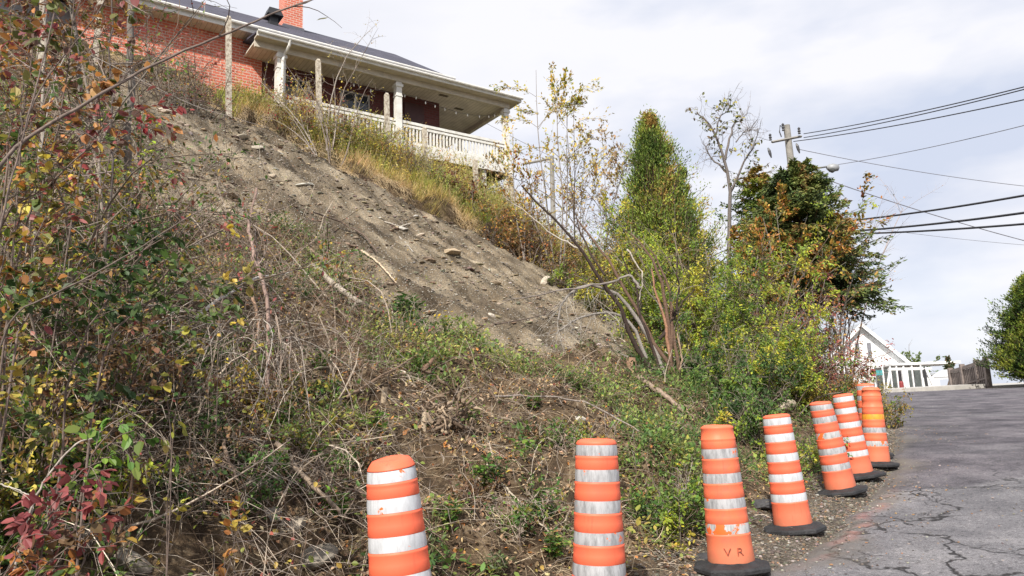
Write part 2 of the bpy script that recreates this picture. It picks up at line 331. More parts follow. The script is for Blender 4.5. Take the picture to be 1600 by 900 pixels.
# ------------------------------------------------------------------ road
us = axis_pts(-8, 20, .07, -70, 34); nvr = 150
UU = np.repeat(us[:, None], nvr, 1); w01 = np.linspace(0, 1, nvr)**1.25
edge = vroad(us)+.10*fbm(us*2.2, us*0, 2, 5)+.05*fbm(us*9, us*0+3, 5, 3)
VV = edge[:, None]-w01[None]*9.5
X, Y = xy(UU, VV)
Z = zroad(X, Y)+.012-.045*(1-sstep(0, .18, edge[:, None]-VV))+.012*fbm(UU*.8, VV*.8, 2, 3)
# newer, darker strip of asphalt further up the road; its joint crosses the road
jo = Y-(9.55+.16*(X-5)+.22*fbm(X*1.3, Y*.3, 4, 5))
newer = np.clip(.5+.5*jo/.05, 0, 1)*np.clip(.9+.5*fbm(X*.5, Y*.9, 3, 4), .55, 1)
sandy = sstep(.5, 0, edge[:, None]-VV+.35*fbm(UU*1.5, VV*1.5, 3))
pink = np.exp(-((UU-2.3)/1.6)**2)*np.exp(-((edge[:, None]-VV-.22)/.07)**2)*sstep(.35, .65, .5+.9*fbm(UU*5, VV*5, 7, 5))
Z = Z+newer*.012
ng = Geo(); nu, nv = UU.shape; ii = np.arange(nu-1)[:, None]*nv+np.arange(nv-1)[None]
ng.add(np.stack([X, Y, Z], -1).reshape(-1, 3), np.stack([ii, ii+1, ii+nv+1, ii+nv], -1).reshape(-1, 4), None, np.stack([newer, sandy, pink], -1).reshape(-1, 3))
m, t, b = new_mat('asphalt'); L = t.links.new
a = nd(t, 'ShaderNodeAttribute', attribute_name='Col'); sp = nd(t, 'ShaderNodeSeparateColor'); L(a.outputs['Color'], sp.inputs[0]); co = nd(t, 'ShaderNodeTexCoord')
old = ramp(noise(1.1, 7, .62), [(.32, (.125, .122, .132)), (.5, (.180, .175, .186)), (.7, (.240, .232, .240))])
new = ramp(noise(1.4, 7, .6), [(.32, (.065, .059, .070)), (.5, (.105, .095, .108)), (.68, (.168, .154, .168))])
c = mixc(sp.outputs[0], old, new)
stain = ramp(noise(.7, 6, .7), [(.36, (.72, .72, .73)), (.5, (1, 1, 1)), (.66, (1.16, 1.15, 1.14))]); c = mixc(1.0, c, stain, 'MULTIPLY')
speck = ramp(vor(38), [(.12, (.55, .55, .55)), (.3, (1, 1, 1)), (.8, (1, 1, 1)), (.92, (1.5, 1.47, 1.42))]); c = mixc(1.0, c, speck, 'MULTIPLY')
agg = ramp(noise(95, 3, .8), [(.33, (.35, .35, .35)), (.5, (1, 1, 1)), (.66, (1.9, 1.87, 1.83))]); c = mixc(.9, c, agg, 'MULTIPLY')
# cracks: distorted cell edges, only where the old asphalt has broken up
wv = nd(t, 'ShaderNodeTexNoise', Scale=1.6, Detail=5); L(co.outputs['Object'], wv.inputs['Vector'])
vadd = nd(t, 'ShaderNodeVectorMath', operation='MULTIPLY_ADD'); L(wv.outputs['Color'], vadd.inputs[0]); vadd.inputs[1].default_value = (1.1, 1.1, 1.1); L(co.outputs['Object'], vadd.inputs[2])
def crk(sc, wd, mlo, mhi, ms):
    vc = nd(t, 'ShaderNodeTexVoronoi', Scale=sc, feature='DISTANCE_TO_EDGE'); L(vadd.outputs[0], vc.inputs['Vector'])
    lt = nd(t, 'ShaderNodeMapRange'); lt.inputs[1].default_value = wd; lt.inputs[2].default_value = wd*.25; L(vc.outputs['Distance'], lt.inputs[0])
    mk = nd(t, 'ShaderNodeMapRange'); mk.inputs[1].default_value = mlo; mk.inputs[2].default_value = mhi; L(noise(ms, 3), mk.inputs[0])
    q = nd(t, 'ShaderNodeMath', operation='MULTIPLY'); L(lt.outputs[0], q.inputs[0]); L(mk.outputs[0], q.inputs[1]); return q.outputs[0]
k1 = crk(.85, .020, .42, .55, .45); k2 = crk(4.2, .045, .54, .62, .8)
mxk = nd(t, 'ShaderNodeMath', operation='MAXIMUM'); L(k1, mxk.inputs[0]); L(k2, mxk.inputs[1])
inv = nd(t, 'ShaderNodeMath', operation='MULTIPLY_ADD'); L(sp.outputs[0], inv.inputs[0]); inv.inputs[1].default_value = -.8; inv.inputs[2].default_value = 1
kk = nd(t, 'ShaderNodeMath', operation='MULTIPLY'); L(mxk.outputs[0], kk.inputs[0]); L(inv.outputs[0], kk.inputs[1])
c = mixc(kk.outputs[0], c, (.032, .030, .031))
sn = nd(t, 'ShaderNodeMath', operation='MULTIPLY'); L(sp.outputs[1], sn.inputs[0]); L(noise(6, 5), sn.inputs[1]); sn2 = nd(t, 'ShaderNodeMath', operation='MULTIPLY'); L(sn.outputs[0], sn2.inputs[0]); sn2.inputs[1].default_value = 1.5
c = mixc(sn2.outputs[0], c, (.17, .15, .125))
pk = nd(t, 'ShaderNodeMath', operation='MULTIPLY'); L(sp.outputs[2], pk.inputs[0]); pk.inputs[1].default_value = .38
c = mixc(pk.outputs[0], c, (.50, .20, .17))
L(c, b.inputs['Base Color']); b.inputs['Roughness'].default_value = .82; b.inputs['Specular IOR Level'].default_value = .35
bp = nd(t, 'ShaderNodeBump', Strength=.9, Distance=.012); h1 = nd(t, 'ShaderNodeMath', operation='MULTIPLY_ADD'); L(kk.outputs[0], h1.inputs[0]); h1.inputs[1].default_value = -2.5; L(noise(90, 5, .8), h1.inputs[2])
L(h1.outputs[0], bp.inputs['Height']); L(bp.outputs[0], b.inputs['Normal'])
tag(ng.build('road', m, smooth=True), kind='structure')

# pale concrete side street and kerb on the brow of the hill
CONC = mat_solid('pale_concrete', (.42, .40, .37), .9, .12, 3, .3)
g = Geo()
def strip(pts, zlift, thick, C=(1, 1, 1)):
    """closed slab that follows the road surface; pts: pairs of near/far points"""
    n = len(pts); V = []
    for (x0, y0, x1, y1) in pts:
        za = float(zroad(np.array([x0]), np.array([y0]))[0])+zlift; zb = float(zroad(np.array([x1]), np.array([y1]))[0])+zlift
        V += [(x0, y0, za), (x1, y1, zb), (x0, y0, za-thick), (x1, y1, zb-thick)]
    Q = []
    for i in range(n-1):
        a = i*4; c_ = a+4
        Q += [(a, c_, c_+1, a+1), (a+2, a+3, c_+3, c_+2), (a, a+2, c_+2, c_), (a+1, c_+1, c_+3, a+3)]
    Q += [(0, 1, 3, 2), ((n-1)*4, (n-1)*4+2, (n-1)*4+3, (n-1)*4+1)]
    g.add(V, Q, None, C)
strip([(x, 41.5+.02*(x-20), x, 56) for x in np.linspace(19.5, 60, 30)], .03, .3)
tag(g.build('side_street', CONC), kind='structure')
g = Geo(); strip([(x, 37.2+.3*(x-17.6), x, 41.0+.05*(x-17.6)) for x in np.linspace(17.6, 23.6, 12)], .17, .4)
tag(g.build('sidewalk', CONC), kind='structure')

# ================================================================== BRICK HOUSE ON THE BANK
HA = radians(55); ha = np.array([sin(HA), cos(HA), 0]); hn = np.array([-cos(HA), sin(HA), 0]); HO = np.array([-.03, 26, 9.0])
def HW(x, y, z): return HO+ha*x+hn*y+np.array([0, 0, z])
def LY(px, py, ly):
    d = ray(px, py); q = d*((HO@hn+ly)/(d@hn))-HO; return np.array([q@ha, q@hn, q[2]])
def LZ(px, py, lz):
    d = ray(px, py); q = d*((HO[2]+lz)/d[2])-HO; return np.array([q@ha, q@hn, q[2]])
def mat_brick(name, c1, c2, mortar, uvx='XZ', rough=.85):
    m, t, b = new_mat(name); L = t.links.new; co = nd(t, 'ShaderNodeTexCoord'); s = nd(t, 'ShaderNodeSeparateXYZ'); L(co.outputs['Object'], s.inputs[0])
    ad = nd(t, 'ShaderNodeMath', operation='ADD'); L(s.outputs[0], ad.inputs[0]); L(s.outputs[1], ad.inputs[1]); cb = nd(t, 'ShaderNodeCombineXYZ'); L(ad.outputs[0], cb.inputs[0]); L(s.outputs[2], cb.inputs[1])
    br = nd(t, 'ShaderNodeTexBrick'); L(cb.outputs[0], br.inputs['Vector']); br.inputs['Color1'].default_value = (*c1, 1); br.inputs['Color2'].default_value = (*c2, 1); br.inputs['Mortar'].default_value = (*mortar, 1)
    br.inputs['Scale'].default_value = 1; br.inputs['Brick Width'].default_value = .22; br.inputs['Row Height'].default_value = .088; br.inputs['Mortar Size'].default_value = .011; br.inputs['Bias'].default_value = -.2; br.inputs['Mortar Smooth'].default_value = .2
    n = nd(t, 'ShaderNodeTexNoise', Scale=1.5, Detail=6); L(co.outputs['Object'], n.inputs['Vector']); mr = nd(t, 'ShaderNodeMapRange'); mr.inputs[3].default_value = .75; mr.inputs[4].default_value = 1.25; L(n.outputs[0], mr.inputs[0])
    v = nd(t, 'ShaderNodeVectorMath', operation='SCALE'); L(br.outputs['Color'], v.inputs[0]); L(mr.outputs[0], v.inputs['Scale']); L(v.outputs[0], b.inputs['Base Color']); b.inputs['Roughness'].default_value = rough
    bp = nd(t, 'ShaderNodeBump', Strength=.6, Distance=.01, invert=True); L(br.outputs['Fac'], bp.inputs['Height']); L(bp.outputs[0], b.inputs['Normal']); return m
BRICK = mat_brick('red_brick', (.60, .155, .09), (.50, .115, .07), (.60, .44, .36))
BRICK_SHADE = mat_brick('shade_toned_brick', (.12, .03, .028), (.09, .022, .02), (.10, .05, .045))  # same brick with the porch roof's shade put into its colour
WHITE = mat_solid('weathered_white_paint', (.74, .73, .69), .6, .1, 5, .15, col2=[.60, .58, .53])
def mat_boards(name, col, dark, axis=0, pitch=.1):
    m, t, b = new_mat(name); L = t.links.new; co = nd(t, 'ShaderNodeTexCoord'); s = nd(t, 'ShaderNodeSeparateXYZ'); L(co.outputs['Object'], s.inputs[0])
    w_ = nd(t, 'ShaderNodeMath', operation='PINGPONG'); L(s.outputs[axis], w_.inputs[0]); w_.inputs[1].default_value = pitch/2
    lt = nd(t, 'ShaderNodeMath', operation='LESS_THAN'); L(w_.outputs[0], lt.inputs[0]); lt.inputs[1].default_value = pitch*.05
    n = nd(t, 'ShaderNodeTexNoise', Scale=2.2, Detail=6); L(co.outputs['Object'], n.inputs['Vector']); r = nd(t, 'ShaderNodeValToRGB'); e = r.color_ramp.elements
    e[0].position = .36; e[0].color = (*[c*.8 for c in col], 1); e[1].position = .6; e[1].color = (*col, 1); L(n.outputs[0], r.inputs[0])
    mi = nd(t, 'ShaderNodeMix', data_type='RGBA'); L(lt.outputs[0], mi.inputs[0]); L(r.outputs[0], mi.inputs[6]); mi.inputs[7].default_value = (*dark, 1); L(mi.outputs[2], b.inputs['Base Color']); b.inputs['Roughness'].default_value = .6; return m
SOFFIT = mat_boards('soffit_boards', (.72, .67, .57), (.38, .33, .26), 0, .14)
SHINGLE = mat_solid('dark_shingle', (.060, .060, .085), .85, .3, 30, .4)
def mat_shingle():
    m, t, b = new_mat('roof_shingles'); L = t.links.new; co = nd(t, 'ShaderNodeTexCoord'); br = nd(t, 'ShaderNodeTexBrick'); L(co.outputs['Object'], br.inputs['Vector'])
    br.inputs['Color1'].default_value = (.048, .047, .068, 1); br.inputs['Color2'].default_value = (.082, .08, .112, 1); br.inputs['Mortar'].default_value = (.02, .02, .03, 1); br.inputs['Scale'].default_value = 1
    br.inputs['Brick Width'].default_value = .30; br.inputs['Row Height'].default_value = .13; br.inputs['Mortar Size'].default_value = .009; L(br.outputs[0], b.inputs['Base Color']); b.inputs['Roughness'].default_value = .9; return m
SHINGLE = mat_shingle()
BLACKM = mat_solid('black_metal', (.02, .02, .022), .45, .2, 10)
GLASSM, _t, _b = new_mat('window_glass'); _b.inputs['Base Color'].default_value = (.03, .035, .04, 1); _b.inputs['Roughness'].default_value = .06
GREYSIDE = mat_boards('grey_siding', (.36, .37, .40), (.2, .2, .22), 2, .12)
house = empty('brick_house', HW(0, 0, 0), 'red brick bungalow with long white porch and dark roof, atop the bank', 'house', rot=(0, 0, math.atan2(ha[1], ha[0])))
def hp(name, geo, mat, parent=None, label=None):
    o = geo.build(name, mat, parent or house)
    if label: o['label'] = label
    return o
# walls
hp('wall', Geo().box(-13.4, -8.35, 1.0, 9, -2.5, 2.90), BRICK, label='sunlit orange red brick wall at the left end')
hp('wall', Geo().box(-8.347, -2.1, 1.05, 9, -1.5, 2.85), BRICK_SHADE, label='dark shaded brick wall under the porch roof')
hp('foundation', Geo().box(-13.3, -2.2, 1.12, 8.9, -5, -1.4), CONC)
hp('side_wall', Geo().box(-17.2, -13.403, 1.6, 8, -3, 2.9), GREYSIDE, label='grey sided wall beyond the brick')
WINF = mat_solid('shade_toned_frame', (.30, .27, .24), .6)  # white trim, its colour darkened to carry the shade under the porch
# windows in the porch wall
for x0, x1 in ((-5.75, -4.85), (-7.6, -6.9)):
    f = hp('window', Geo().box(x0-.07, x1+.07, .99, 1.047, .62, 1.92).box(x0-.1, x1+.1, .96, 1.03, .55, .616), WINF)
    o = Geo().box(x0, x1, .975, .988, .69, 1.85).build('pane', GLASSM, f)
    Geo().box((x0+x1)/2-.02, (x0+x1)/2+.02, .955, .973, .69, 1.85).build('mullion', WHITE, f)
d_ = hp('door', Geo().box(-3.5, -2.75, .985, 1.047, .02, 1.98), mat_solid('door_paint', (.06, .02, .018), .5, .1))
Geo().box(-2.86, -2.82, .94, .982, .95, 1.05).build('handle', BLACKM, d_)
# main roof
def slab4(a, b_, c, d, th):
    """sloping plate: a,b front edge (left,right), c,d back edge (right,left)"""
    q = [np.array(p, float) for p in (a, b_, c, d)]; return Geo().hexa([p-np.array([0, 0, th]) for p in q], q)
EZ, RZ, EY, RY = 3.02, 5.92, .45, 5.0
roof = hp('roof', slab4((-17.8, EY, EZ), (-1.86, EY, EZ), (-1.86, RY, RZ), (-17.8, RY, RZ), .10), SHINGLE)
slab4((-17.8, RY, RZ), (-1.86, RY, RZ), (-1.86, 9.6, EZ), (-17.8, 9.6, EZ), .10).build('rear_slope', SHINGLE, roof)
hp('gable_wall', Geo().hexa([(-2.35, 1.05, 2.852), (-2.15, 1.05, 2.852), (-2.15, 9, 2.852), (-2.35, 9, 2.852)], [(-2.35, 4.9, 5.7), (-2.15, 4.9, 5.7), (-2.15, 5.1, 5.7), (-2.35, 5.1, 5.7)]), WHITE)
hp('fascia', Geo().box(-17.8, -1.84, EY-.03, EY-.003, EZ-.24, EZ-.01), WHITE)
Geo().tubes(np.array([[(-17.8, EY-.10, EZ-.06), (-1.84, EY-.10, EZ-.06)]]), np.array([[.055, .055]]), 8).build('gutter', WHITE, house)
hp('soffit', Geo().box(-17.8, -1.9, EY, 1.04, EZ-.22, EZ-.17), SOFFIT)
hp('rake_board', Geo().hexa([(-1.857, EY, EZ-.24), (-1.83, EY, EZ-.24), (-1.83, RY, RZ-.22), (-1.857, RY, RZ-.22)], [(-1.857, EY, EZ-.03), (-1.83, EY, EZ-.03), (-1.83, RY, RZ-.03), (-1.857, RY, RZ-.03)]), WHITE)
# chimney and roof vent
ch = Geo().box(-6.75, -6.08, 3.9, 4.55, 4.6, 7.6).build('chimney', BRICK, roof); Geo().box(-6.83, -6.0, 3.82, 4.63, 7.6, 7.75).build('cap', CONC, ch) if False else None
o = Geo().box(-6.80, -6.03, 3.86, 4.59, 4.9, 5.32).build('flashing', mat_solid('lead_flashing', (.10, .10, .12), .5), roof)
Geo().box(-6.82, -6.01, 3.83, 4.62, 7.603, 7.72).build('chimney_cap', CONC, roof)
vent = Geo().box(-7.42, -7.14, 3.35, 3.63, 4.7, 5.28).hexa([(-7.56, 3.2, 5.20), (-7.0, 3.2, 5.20), (-7.0, 3.76, 5.20), (-7.56, 3.76, 5.20)], [(-7.47, 3.29, 5.48), (-7.09, 3.29, 5.48), (-7.09, 3.67, 5.48), (-7.47, 3.67, 5.48)])
vent.build('roof_vent', BLACKM, roof)
# porch
PZ_, PE = 2.42, -.45
hp('porch_deck', Geo().box(-8.6, .12, -.12, 1.04, -.16, 0).box(-2.09, .12, 1.043, 6.3, -.16, 0), mat_boards('deck_boards', (.42, .38, .32), (.1, .09, .08), 1, .14))
hp('deck_fascia', Geo().box(-8.6, .14, -.16, -.123, -.36, .03).box(.123, .16, -.16, 6.3, -.36, .03), WHITE)
hp('deck_joists', Geo().box(-8.5, .08, -.08, -.02, -.34, -.163).box(-8.5, .08, .9, .96, -.34, -.163), mat_solid('dark_timber', (.07, .055, .04), .9))
hp('deck_joists', Geo().box(.0, .06, 0, 6.2, -.34, -.17).box(-1.1, -1.04, 1.1, 6.2, -.34, -.17).box(-2.0, -1.94, 1.1, 6.2, -.34, -.17), mat_solid('dark_timber_b', (.07, .055, .04), .9))
hp('porch_ceiling', Geo().box(-8.9, .02, -.02, 1.046, 2.25, 2.30).box(-2.098, .02, 1.049, 6.4, 2.25, 2.30), SOFFIT)
hp('porch_beam', Geo().box(-8.9, .12, -.13, -.023, 2.10, 2.33).box(.023, .12, -.02, 6.4, 2.10, 2.33), mat_solid('beige_trim', (.55, .50, .41), .65, .1, 4))
proof = hp('porch_roof', slab4((-8.95, PE, PZ_), (.40, PE, PZ_), (-1.2, 1.04, 2.74), (-8.95, 1.04, 2.74), .05), SHINGLE)
slab4((.40, PE+.003, PZ_), (.40, 6.9, PZ_), (-2.09, 6.9, 2.84), (-1.2, 1.043, 2.74), .05).build('side_slope', SHINGLE, proof)
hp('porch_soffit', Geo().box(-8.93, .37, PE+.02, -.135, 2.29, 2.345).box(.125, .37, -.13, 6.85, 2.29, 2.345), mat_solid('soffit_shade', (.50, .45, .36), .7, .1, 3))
hp('porch_fascia', Geo().box(-8.95, .40, PE-.03, PE+.016, 2.27, 2.40).box(.373, .41, PE+.02, 6.9, 2.27, 2.40), WHITE)
Geo().tubes(np.array([[(-8.95, PE-.09, 2.385), (.42, PE-.09, 2.385)]]), np.array([[.045, .045]]), 8).build('porch_gutter', WHITE, house)
def column(x, y, w_, z0=0):
    g = Geo().box(x-w_/2, x+w_/2, y-w_/2, y+w_/2, z0, 2.10); c = hp('porch_column', g, WHITE)
    Geo().box(x-w_/2-.035, x+w_/2+.035, y-w_/2-.035, y+w_/2+.035, 1.93, 2.03).build('capital', WHITE, c)
    Geo().box(x-w_/2-.02, x+w_/2+.02, y-w_/2-.02, y+w_/2+.02, 1.60, 1.64).build('collar', WHITE, c)
column(0, 0, .19, -.4); column(-4.24, 0, .20); column(-8.11, 0, .25, -.8)
for y in (3.1, 6.2): column(0, y, .19)
Geo().tubes(np.array([[(-8.0, PE-.08, 2.36), (-8.0, PE-.02, 2.2), (-8.06, -.22, 2.0), (-8.10, -.2, 1.8), (-8.10, -.2, .2)]]), np.full((1, 5), .045), 8).build('downspout', WHITE, house)
# railing: two rails and turned balusters
def railing(p0, p1, ax):
    r_ = Geo(); n = int(abs(p1-p0)/.125); bl = Geo()
    def bx(a, b_, c, d, z0, z1, G_):
        G_.box(a, b_, c, d, z0, z1) if ax == 0 else G_.box(c, d, a, b_, z0, z1)
    bx(p0, p1, -.055, .055, .74, .83, r_); bx(p0, p1, -.045, .045, .62, .70, r_); bx(p0, p1, -.04, .04, .07, .15, r_)
    ra = hp('railing', r_, WHITE)
    for k in range(n):
        c = p0+(k+.5)*(p1-p0)/n; bl = Geo(); bx(c-.027, c+.027, -.027, .027, .153, .617, bl); bl.build('baluster', WHITE, ra)
railing(-4.13, -.1, 0); railing(-7.97, -4.35, 0); railing(.1, 3.0, 1)
hp('porch_lamp', Geo().box(-.28, -.18, -.3, -.2, 2.14, 2.28), WHITE) if False else None
for px, py in ((693, 149), (717, 170)):
    q = LZ(px, py, 2.25); hp('ceiling_vent', Geo().box(q[0]-.17, q[0]+.17, q[1]-.07, q[1]+.07, 2.238, 2.247), mat_solid('vent_brown', (.12, .10, .07), .7))
for x, y in ((-.05, 0), (-1.0, .0), (-.05, 3), (-2.0, .9), (-.6, 5.8)): hp('stilt', Geo().box(x-.07, x+.07, y-.07, y+.07, -4.2, -.365), WHITE)
# string of lights along the porch ceiling
sl_ = empty('string_lights', HW(-4, .2, 2.1), 'string of small white bulbs hanging under the porch ceiling', 'string lights')
pts = [(520, 118), (556, 136), (600, 147), (622, 148), (651, 155), (675, 166), (700, 174), (730, 182), (760, 184), (775, 182)]
W3 = []
for i, (px, py) in enumerate(pts):
    q = LY(px, py-4, .12+.03*(i % 2)); W3.append(HW(*q))
W3 = np.array(W3); base = np.array(HW(-4, .2, 2.1)); tt = np.linspace(0, len(W3)-1, 60)
cur = np.stack([np.interp(tt, range(len(W3)), W3[:, k]) for k in range(3)], -1)-base; cur[:, 2] -= .03*np.abs(np.sin(tt*pi))
Geo().tubes(cur[None], np.full((1, 60), .006), 4, (.1, .1, .1)).build('cable', BARK, sl_)
BULB = mat_solid('frosted_bulb', (.85, .84, .78), .2)
for k in range(2, 60, 4):
    c = cur[k]; Geo().tubes(np.array([[c+(0, 0, 0), c-(0, 0, .03), c-(0, 0, .07), c-(0, 0, .10)]]), np.array([[.009, .017, .020, .005]]), 8).build('bulb', BULB, sl_)

# ================================================================== TRAFFIC DRUMS
def mat_orange(name, col, dirt=.25, seed=0.):
    m, t, b = new_mat(name); L = t.links.new; co = nd(t, 'ShaderNodeTexCoord'); mp = nd(t, 'ShaderNodeMapping'); mp.inputs['Location'].default_value = (seed, seed, seed); L(co.outputs['Object'], mp.inputs[0])
    n = nd(t, 'ShaderNodeTexNoise', Scale=7, Detail=9, Roughness=.7); L(mp.outputs[0], n.inputs['Vector']); r = nd(t, 'ShaderNodeValToRGB'); e = r.color_ramp.elements
    e[0].position = .30; e[0].color = (col[0]*(1-dirt), col[1]*(1-dirt*.6)+.01*dirt, col[2]+.03*dirt, 1); e[1].position = .55; e[1].color = (*col, 1); L(n.outputs[0], r.inputs[0])
    n2 = nd(t, 'ShaderNodeTexNoise', Scale=55, Detail=4, Roughness=.7); L(mp.outputs[0], n2.inputs['Vector']); r2 = nd(t, 'ShaderNodeValToRGB'); e = r2.color_ramp.elements; e[0].position = .66; e[0].color = (0, 0, 0, 1); e[1].position = .74; e[1].color = (1, 1, 1, 1); L(n2.outputs[0], r2.inputs[0])
    sc_ = nd(t, 'ShaderNodeMath', operation='MULTIPLY'); L(r2.outputs[0], sc_.inputs[0]); sc_.inputs[1].default_value = .5*dirt*2
    mi = nd(t, 'ShaderNodeMix', data_type='RGBA'); L(sc_.outputs[0], mi.inputs[0]); L(r.outputs[0], mi.inputs[6]); mi.inputs[7].default_value = (.30, .10, .05, 1)
    # road dust caught on the foot, and dark vertical scuffs
    sz = nd(t, 'ShaderNodeSeparateXYZ'); L(co.outputs['Object'], sz.inputs[0]); mz = nd(t, 'ShaderNodeMapRange'); mz.inputs[1].default_value = .32; mz.inputs[2].default_value = .07; L(sz.outputs[2], mz.inputs[0])
    n3 = nd(t, 'ShaderNodeTexNoise', Scale=14, Detail=6, Roughness=.7); L(mp.outputs[0], n3.inputs['Vector']); dm = nd(t, 'ShaderNodeMath', operation='MULTIPLY'); L(mz.outputs[0], dm.inputs[0]); L(n3.outputs[0], dm.inputs[1])
    md = nd(t, 'ShaderNodeMix', data_type='RGBA'); L(dm.outputs[0], md.inputs[0]); L(mi.outputs[2], md.inputs[6]); md.inputs[7].default_value = (.34, .20, .12, 1)
    ms_ = nd(t, 'ShaderNodeMapping'); ms_.inputs['Scale'].default_value = (1, 1, .12); ms_.inputs['Location'].default_value = (seed*2, 3, seed); L(co.outputs['Object'], ms_.inputs[0]); n4 = nd(t, 'ShaderNodeTexNoise', Scale=34, Detail=5, Roughness=.6); L(ms_.outputs[0], n4.inputs['Vector'])
    r4 = nd(t, 'ShaderNodeValToRGB'); e = r4.color_ramp.elements; e[0].position = .60; e[0].color = (0, 0, 0, 1); e[1].position = .72; e[1].color = (.55, .55, .55, 1); L(n4.outputs[0], r4.inputs[0])
    mk = nd(t, 'ShaderNodeMix', data_type='RGBA'); L(r4.outputs[0], mk.inputs[0]); L(md.outputs[2], mk.inputs[6]); mk.inputs[7].default_value = (.52, .11, .06, 1)
    L(mk.outputs[2], b.inputs['Base Color']); b.inputs['Roughness'].default_value = .55; b.inputs['Specular IOR Level'].default_value = .35
    b.inputs['Subsurface Weight'].default_value = .0; return m
def mat_band(name, wear=.2, seed=0., col=(.56, .57, .59)):
    """retroreflective tape: grey white with streaks, scuffs and torn spots that bare the orange below"""
    m, t, b = new_mat(name); L = t.links.new; co = nd(t, 'ShaderNodeTexCoord'); mp = nd(t, 'ShaderNodeMapping'); mp.inputs['Location'].default_value = (seed*1.7, seed, seed*2.3); mp.inputs['Scale'].default_value = (1, 1, .25); L(co.outputs['Object'], mp.inputs[0])
    n = nd(t, 'ShaderNodeTexNoise', Scale=26, Detail=7, Roughness=.7); L(mp.outputs[0], n.inputs['Vector']); r = nd(t, 'ShaderNodeValToRGB'); e = r.color_ramp.elements
    e[0].position = .32; e[0].color = (*[c*(.45 if wear > .3 else .7) for c in col], 1); e[1].position = .58; e[1].color = (*col, 1); L(n.outputs[0], r.inputs[0])
    mp2 = nd(t, 'ShaderNodeMapping'); mp2.inputs['Location'].default_value = (seed, seed*3.1, seed*.7); L(co.outputs['Object'], mp2.inputs[0])
    n2 = nd(t, 'ShaderNodeTexNoise', Scale=9, Detail=6, Roughness=.6); L(mp2.outputs[0], n2.inputs['Vector']); r2 = nd(t, 'ShaderNodeValToRGB'); e = r2.color_ramp.elements; th = .72-.26*wear; e[0].position = th; e[0].color = (0, 0, 0, 1); e[1].position = th+.02; e[1].color = (1, 1, 1, 1); L(n2.outputs[0], r2.inputs[0])
    mi = nd(t, 'ShaderNodeMix', data_type='RGBA'); L(r2.outputs[0], mi.inputs[0]); L(r.outputs[0], mi.inputs[6]); mi.inputs[7].default_value = (.78, .15, .035, 1)
    L(mi.outputs[2], b.inputs['Base Color']); b.inputs['Roughness'].default_value = .38; b.inputs['Specular IOR Level'].default_value = .5
    w_ = nd(t, 'ShaderNodeTexWave', Scale=60); w_.wave_type = 'BANDS'; w_.bands_direction = 'DIAGONAL'; L(co.outputs['Object'], w_.inputs['Vector']); bp = nd(t, 'ShaderNodeBump', Strength=.25, Distance=.004); L(n.outputs[0], bp.inputs['Height']); L(bp.outputs[0], b.inputs['Normal']); return m
RUBBER = mat_solid('black_rubber', (.022, .022, .024), .75, .4, 12, .5)
def lathe(g, prof, n=40, C=(1, 1, 1), deform=None, close=False):
    an = np.arange(n)*2*pi/n; V = np.array([[(r*cos(a), r*sin(a), z) for a in an] for r, z in prof])
    if deform: V = deform(V)
    k = len(prof); Q = [(i*n+j, i*n+(j+1) % n, (i+1)*n+(j+1) % n, (i+1)*n+j) for i in range(k-1) for j in range(n)]
    g.add(V.reshape(-1, 3), Q, None, C)
    if close:
        c = V[-1].mean(0); o = g.n; g.add([c], None, None, C); g.T.append(np.array([(o-n+j, o-n+(j+1) % n, o) for j in range(n)]))
    return g
H_D = 1.05
BANDS = [.215, .405, .595, .785, .945]            # lower edge of each white band
BH = [.078, .078, .078, .078, .070]
def rad(z): return .178-.046*z/.99
